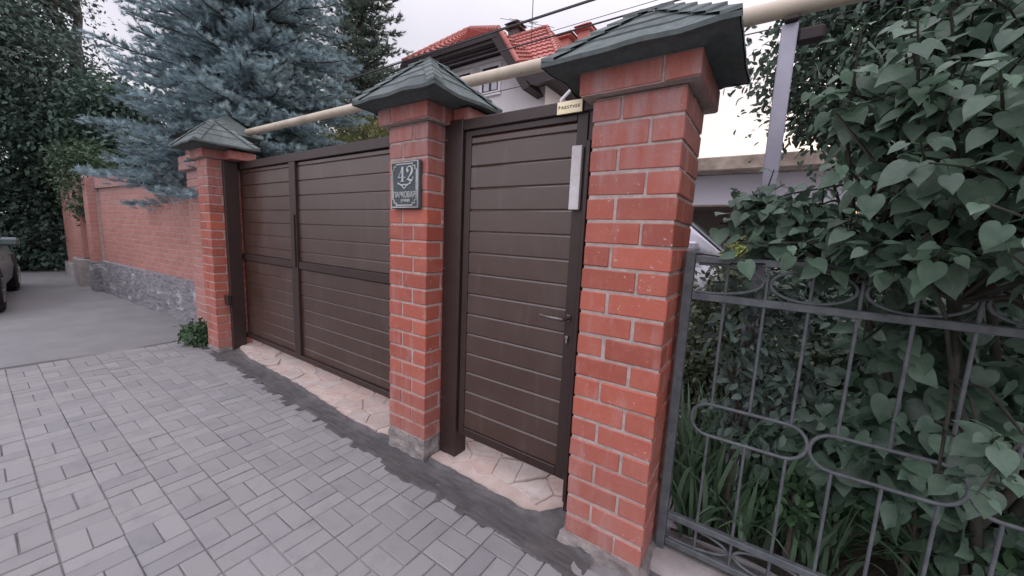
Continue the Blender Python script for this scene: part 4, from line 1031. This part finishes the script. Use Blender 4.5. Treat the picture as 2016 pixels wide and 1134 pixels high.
broadleaf('broadleaf_tree', 'dark small-leaved tree behind the pipe post and lilac', 'tree', (1.3, 4.2, 0), 4.4, .11,
          [B_(1.3, 3.9, 4.0, 1.35, 1.2, 1.5), B_(.45, 3.6, 3.35, .75, .8, .75), B_(2.4, 4.0, 4.2, 1.4, 1.2, 1.9), B_(.75, 3.8, 4.6, .7, .8, .9), B_(1.6, 3.8, 2.6, 1.2, .9, 1.0), B_(.25, 3.6, 2.95, .42, .4, .32), B_(.7, 3.5, 3.5, .6, .5, .9), B_(1.0, 3.4, 2.4, .7, .5, .6)], 900, 50, .085, M['darkleaf'], OVAL, spread=.20)

# lilac: stems, twigs, opposite heart-shaped leaves
def lilac():
    root = Vector((.78, .62, .05))
    t = thing('lilac_bush', 'large lilac bush with big heart shaped leaves leaning over the iron fence', 'bush', root)
    blobs = [B_(.46, -.02, 1.86, .42, .48, .42), B_(.30, .22, 1.55, .30, .40, .22), B_(.60, -.22, 1.62, .26, .38, .34), B_(.72, .35, 1.9, .5, .5, .6), B_(.56, -.06, .98, .12, .16, .12), B_(.80, .0, 2.35, .5, .6, .40), B_(.16, .30, 1.66, .17, .24, .22), B_(.04, .24, 1.62, .14, .13, .16), B_(.24, .0, 2.02, .20, .24, .20), B_(.5, .3, 2.2, .3, .3, .3)]
    tips, d = blob_points(blobs, 400, .35)
    ex, ed = blob_points([B_(-.05, .28, 1.70, .12, .12, .14), B_(.02, .26, 1.60, .10, .10, .10)], 22, .2); tips = np.vstack([tips, ex]); d = np.vstack([d, ed])
    stems = MB(); bases = []
    for i in range(6):
        a = root + Vector((random.uniform(-.12, .12), random.uniform(-.1, .1), -.08)); e = Vector((.35 + .12 * i + random.uniform(-.1, .1), .45 - .1 * (i % 3), 1.35 + .1 * (i % 2)))
        pts = [a.lerp(e, k / 5) + Vector((mn.noise(Vector((i, k, 0)) * .9), mn.noise(Vector((i, k, 5)) * .9), 0)) * .06 for k in range(6)]
        stems.tube(pts, [.022, .02, .018, .016, .014, .011], 7); bases += pts[2:]
    pos, tip, nr, va, sz = [], [], [], [], []
    pet = MB()
    for p, dd in zip(tips, d):
        p = Vector(p); dd = Vector(dd); s = min(bases, key=lambda b: (b - p).length + random.random() * .35)
        out = (dd * .7 + Vector((-.1, -.45, .55)) + Vector((random.gauss(0, .3), random.gauss(0, .3), random.gauss(0, .25)))).normalized()
        ctrl = p - out * .28
        pts = [s, s.lerp(ctrl, .5) + Vector((0, 0, .05)), ctrl, p - out * .12 + Vector((0, 0, .01)), p]
        stems.tube(pts, [.008, .006, .0045, .0035, .002], 5, cap=False)
        side = out.cross(Vector((random.gauss(0, 1), random.gauss(0, 1), random.gauss(0, .3)))).normalized(); tone = random.random()
        for k in range(5):
            c = p - out * (.012 + .058 * k); sdv = side if k % 2 else out.cross(side)
            for sg_ in (-1, 1):
                if random.random() < .08: continue
                big = (.034 if k == 0 else .051 + .006 * min(k, 3)) * random.uniform(.7, 1.2)
                pd = (sdv * sg_ + out * .45).normalized(); base = c + pd * .028
                pet.tube([c, c + pd * .014 + Vector((0, 0, .002)), base], .0013, 4, cap=False)
                td = (sdv * sg_ * .75 + out * .25 + Vector((0, -.12, -.62)) + Vector((random.gauss(0, .22), random.gauss(0, .22), random.gauss(0, .2)))).normalized()
                pos.append(base); tip.append(td); nr.append(Vector((random.gauss(0, .3), -.55 + random.gauss(0, .3), .85)) + sdv * sg_ * .4); va.append(min(1, max(0, tone * .5 + random.random() * .5))); sz.append(big)
    stems.build('stems', M['twig'], t)
    pet.build('leaf_stalks', M['weed'], t)
    V, F, A = leaves(HEART, np.array([tuple(p) for p in pos]), np.array([tuple(p) for p in tip]), np.array([tuple(p) for p in nr]), np.array(sz), np.array(va))
    build_np('leaves', V, F, A, M['lilac'], t, None, True)
lilac()
# garden bed behind the fence
g = MB(); n = 40; Xs = np.linspace(-.26, 4, n); Ys = np.linspace(.34, 2.6, 20)
g.add([(x, y, .055 + .03 * mn.noise(Vector((x * 4, y * 4, 0)))) for y in Ys for x in Xs], [(j * n + i, j * n + i + 1, (j + 1) * n + i + 1, (j + 1) * n + i) for j in range(19) for i in range(n - 1)], sm=True)
struct(g.build('soil', M['soil']))
def blades(label, x, y, n, h, spread, name='iris_clump', w=.012):
    t = thing(name, label, 'plant', (x, y, .05), 'iris clumps behind the iron fence')
    m = MB()
    for i in range(n):
        az = random.uniform(0, 2 * math.pi); lean = random.uniform(.08, .75) * spread; hh = h * random.uniform(.55, 1.1)
        b = Vector((x + random.gauss(0, .05), y + random.gauss(0, .04), .05)); d = Vector((math.cos(az), math.sin(az), 0)); sv = Vector((-d.y, d.x, 0)).lerp(d, random.uniform(0, .5)).normalized()
        L_, R_ = [], []
        for k in range(8):
            s = k / 7; p = b + d * (lean * s ** 1.6 * hh * 1.2) + Vector((0, 0, hh * (s - .38 * lean * s ** 3))); ww = w * (1 - s ** 3) * (.7 + .3 * math.sin(math.pi * s)) + .0004
            L_.append(p + sv * ww); R_.append(p - sv * ww)
        m.add(L_ + R_, [(k, k + 1, 9 + k, 8 + k) for k in range(7)], 0, random.random(), True)
    m.build('leaves', M['iris'], t)
shrub('small_shrub', 'pale broad-leaved shrub pressing against the fence bars near its post', 'shrub', (-.04, .44, .05), [B_(-.04, .40, 1.12, .15, .07, .22), B_(-.02, .41, .78, .13, .07, .22), B_(.12, .42, 1.0, .15, .08, .25)], 70, 14, .055, M['greyleaf'], OVAL, .045, 'shrubs behind the iron fence')
blades('tall iris clump close against the fence post', -.16, .42, 46, .66, .9)
blades('thick iris clump filling the corner between the nearest pillar and the fence', -.215, .50, 60, .80, .7)
blades('iris clump growing straight up behind the first fence loop', -.03, .58, 60, .78, .8)
blades('iris clump behind the joint of the first two fence loops', .22, .62, 50, .70, .9)
blades('iris clump with arching blades under the first fence loop', .05, .45, 42, .52, 1.1)
blades('iris clump low under the second fence loop', .34, .50, 40, .45, 1.2)
blades('iris clump furthest along the fence in deep shade', .72, .46, 40, .48, 1.2)
shrub('small_shrub', 'low brownish shrub beyond the irises near the fence post', 'shrub', (.0, 1.15, .05), [B_(-.02, 1.15, .55, .36, .30, .42), B_(.25, 1.3, .6, .35, .3, .42), B_(-.15, 1.1, .85, .22, .2, .22)], 260, 34, .045, M['shrubleaf'], OVAL, .07, 'shrubs behind the iron fence')
shrub('small_shrub', 'pale-leaved shrub standing up to the fence top rail by the post', 'shrub', (-.06, 1.55, .05), [B_(-.08, 1.55, .95, .30, .25, .50), B_(.15, 1.7, 1.05, .35, .3, .42)], 110, 26, .060, M['greyleaf'], OVAL, .07, 'shrubs behind the iron fence')
shrub('small_shrub', 'broad-leaved plant in the middle of the bed behind the fence', 'shrub', (.34, .72, .05), [B_(.34, .72, .52, .22, .16, .24), B_(.55, .85, .62, .22, .2, .28)], 46, 9, .105, M['lilac'], HEART, .07, 'shrubs behind the iron fence')
shrub('small_shrub', 'dark shrub filling the shade at the right behind the fence', 'shrub', (.95, .95, .05), [B_(.85, .95, .6, .40, .35, .5), B_(1.3, .9, .7, .45, .35, .6), B_(.7, 1.3, .95, .4, .4, .4), B_(1.1, 1.5, 1.2, .6, .5, .5)], 420, 34, .07, M['darkleaf'], OVAL, .10, 'shrubs behind the iron fence')
shrub('small_shrub', 'fresh green leafy plant low between the irises', 'shrub', (.22, .48, .05), [B_(.20, .48, .36, .11, .08, .12)], 22, 9, .06, M['weed'], OVAL, .04, 'shrubs behind the iron fence')
shrub('small_shrub', 'tall dark shrub far back in the garden below the lilac', 'shrub', (.9, 2.3, .05), [B_(.7, 2.3, 1.2, .6, .4, .65), B_(1.5, 2.3, 1.4, .8, .5, .9), B_(.35, 2.2, .75, .4, .3, .5)], 420, 36, .08, M['darkleaf'], OVAL, .13, 'shrubs behind the iron fence')
shrub('small_shrub', 'bright lime shrub next to the silver car', 'shrub', (-.38, 5.0, .05), [B_(-.38, 5.0, 1.3, .16, .2, .3)], 40, 16, .08, M['brightleaf'], OVAL, .07)
shrub('small_shrub', 'tall grey green shrub hiding the yard just past the nearest pillar', 'shrub', (-.22, 1.25, .05), [B_(-.24, 1.2, .75, .22, .25, .5), B_(-.18, 1.3, 1.18, .20, .22, .22), B_(-.30, 1.5, .5, .2, .25, .4)], 190, 30, .055, M['shrubleaf'], OVAL, .07, 'shrubs behind the iron fence')
shrub('small_shrub', 'broad heart-leaved sapling filling the bed behind the second fence loop', 'shrub', (.62, .55, .05), [B_(.52, .50, .75, .16, .10, .26), B_(.72, .48, .95, .22, .10, .22), B_(.85, .5, .55, .22, .10, .26), B_(.55, .5, 1.15, .18, .10, .14)], 70, 11, .085, M['lilac'], HEART, .07, 'shrubs behind the iron fence')
shrub('small_shrub', 'mid green undergrowth at the foot of the lilac stems', 'shrub', (.75, .75, .05), [B_(.6, .72, .35, .25, .15, .25), B_(1.0, .62, .4, .3, .15, .3)], 90, 16, .07, M['weed'], OVAL, .06, 'shrubs behind the iron fence')
# weeds at the foot of the far pillar
shrub('weed_tuft', 'bushy green weeds growing at the foot of the far pillar', 'weeds', (-5.75, -.02, 0), [B_(-5.74, -.03, .12, .20, .12, .13), B_(-5.95, .03, .10, .16, .08, .10)], 60, 14, .06, M['weed'], OVAL, .05)

# ------------------------------------------------------------------ camera, sky, sun
Rm = [[0.82293519, 0.11345614, -0.55669145], [0.56642219, -0.08780939, 0.81942383], [0.04408593, -0.9896551, -0.13652551]]
cam = bpy.data.cameras.new('camera'); co = bpy.data.objects.new('camera', cam); COL.objects.link(co)
mw = Matrix.Identity(4)
for i in range(3): mw[i][0] = Rm[i][0]; mw[i][1] = -Rm[i][1]; mw[i][2] = -Rm[i][2]
mw[0][3], mw[1][3], mw[2][3] = 0, -1.58, 1.5
co.matrix_world = mw; cam.sensor_width = 36; cam.lens = 736 / 2016 * 36; cam.clip_start = .02; cam.clip_end = 2000
S.camera = co

SUN_EL, SUN_AZ = R(7), R(20)      # sun low behind the garden, right of the gates (azimuth from +Y towards +X)
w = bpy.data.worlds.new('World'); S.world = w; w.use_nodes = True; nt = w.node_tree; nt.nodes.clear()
out = nt.nodes.new('ShaderNodeOutputWorld'); bg = nt.nodes.new('ShaderNodeBackground'); nt.links.new(bg.outputs[0], out.inputs[0])
sky = nt.nodes.new('ShaderNodeTexSky'); sky.sky_type = 'NISHITA'; sky.sun_disc = False; sky.sun_elevation = SUN_EL; sky.sun_rotation = SUN_AZ
sky.air_density = 1.2; sky.dust_density = 3.0; sky.ozone_density = 1.0
# a thin even sheet of cloud over the clear sky
tc = nt.nodes.new('ShaderNodeTexCoord')
cn = noi(nt, tc.outputs['Generated'], 1.6, 4)
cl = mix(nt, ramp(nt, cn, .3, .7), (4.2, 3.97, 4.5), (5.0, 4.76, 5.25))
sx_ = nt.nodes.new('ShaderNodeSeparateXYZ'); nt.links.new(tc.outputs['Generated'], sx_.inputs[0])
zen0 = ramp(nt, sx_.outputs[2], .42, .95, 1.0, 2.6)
sid = ramp(nt, sx_.outputs[1], .30, -.6, 1.0, 1.75)     # added brightness in the sky behind the camera, lifting the street-facing fronts
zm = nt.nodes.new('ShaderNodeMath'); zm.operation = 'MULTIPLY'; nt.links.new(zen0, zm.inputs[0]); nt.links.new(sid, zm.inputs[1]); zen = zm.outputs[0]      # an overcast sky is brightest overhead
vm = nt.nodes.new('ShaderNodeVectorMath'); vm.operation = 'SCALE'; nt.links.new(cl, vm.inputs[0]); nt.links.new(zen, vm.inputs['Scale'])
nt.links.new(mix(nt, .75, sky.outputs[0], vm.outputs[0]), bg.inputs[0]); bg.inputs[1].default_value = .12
sl = bpy.data.lights.new('sun', 'SUN'); so = bpy.data.objects.new('sun', sl); COL.objects.link(so)
sl.energy = .6; sl.angle = R(15); sl.color = (1, .9, .78)
sd_ = Vector((math.sin(SUN_AZ) * math.cos(SUN_EL), math.cos(SUN_AZ) * math.cos(SUN_EL), math.sin(SUN_EL)))
so.rotation_euler = (-sd_).to_track_quat('-Z', 'Y').to_euler(); so.location = sd_ * 50
vs_ = S.view_settings; S.display_settings.display_device = 'sRGB'; vs_.view_transform = 'Standard'; vs_.look = 'None'; vs_.exposure = 0.85; vs_.gamma = 1; vs_.use_curve_mapping = False
for o in bpy.data.objects:
    if '_w' in o: del o['_w']
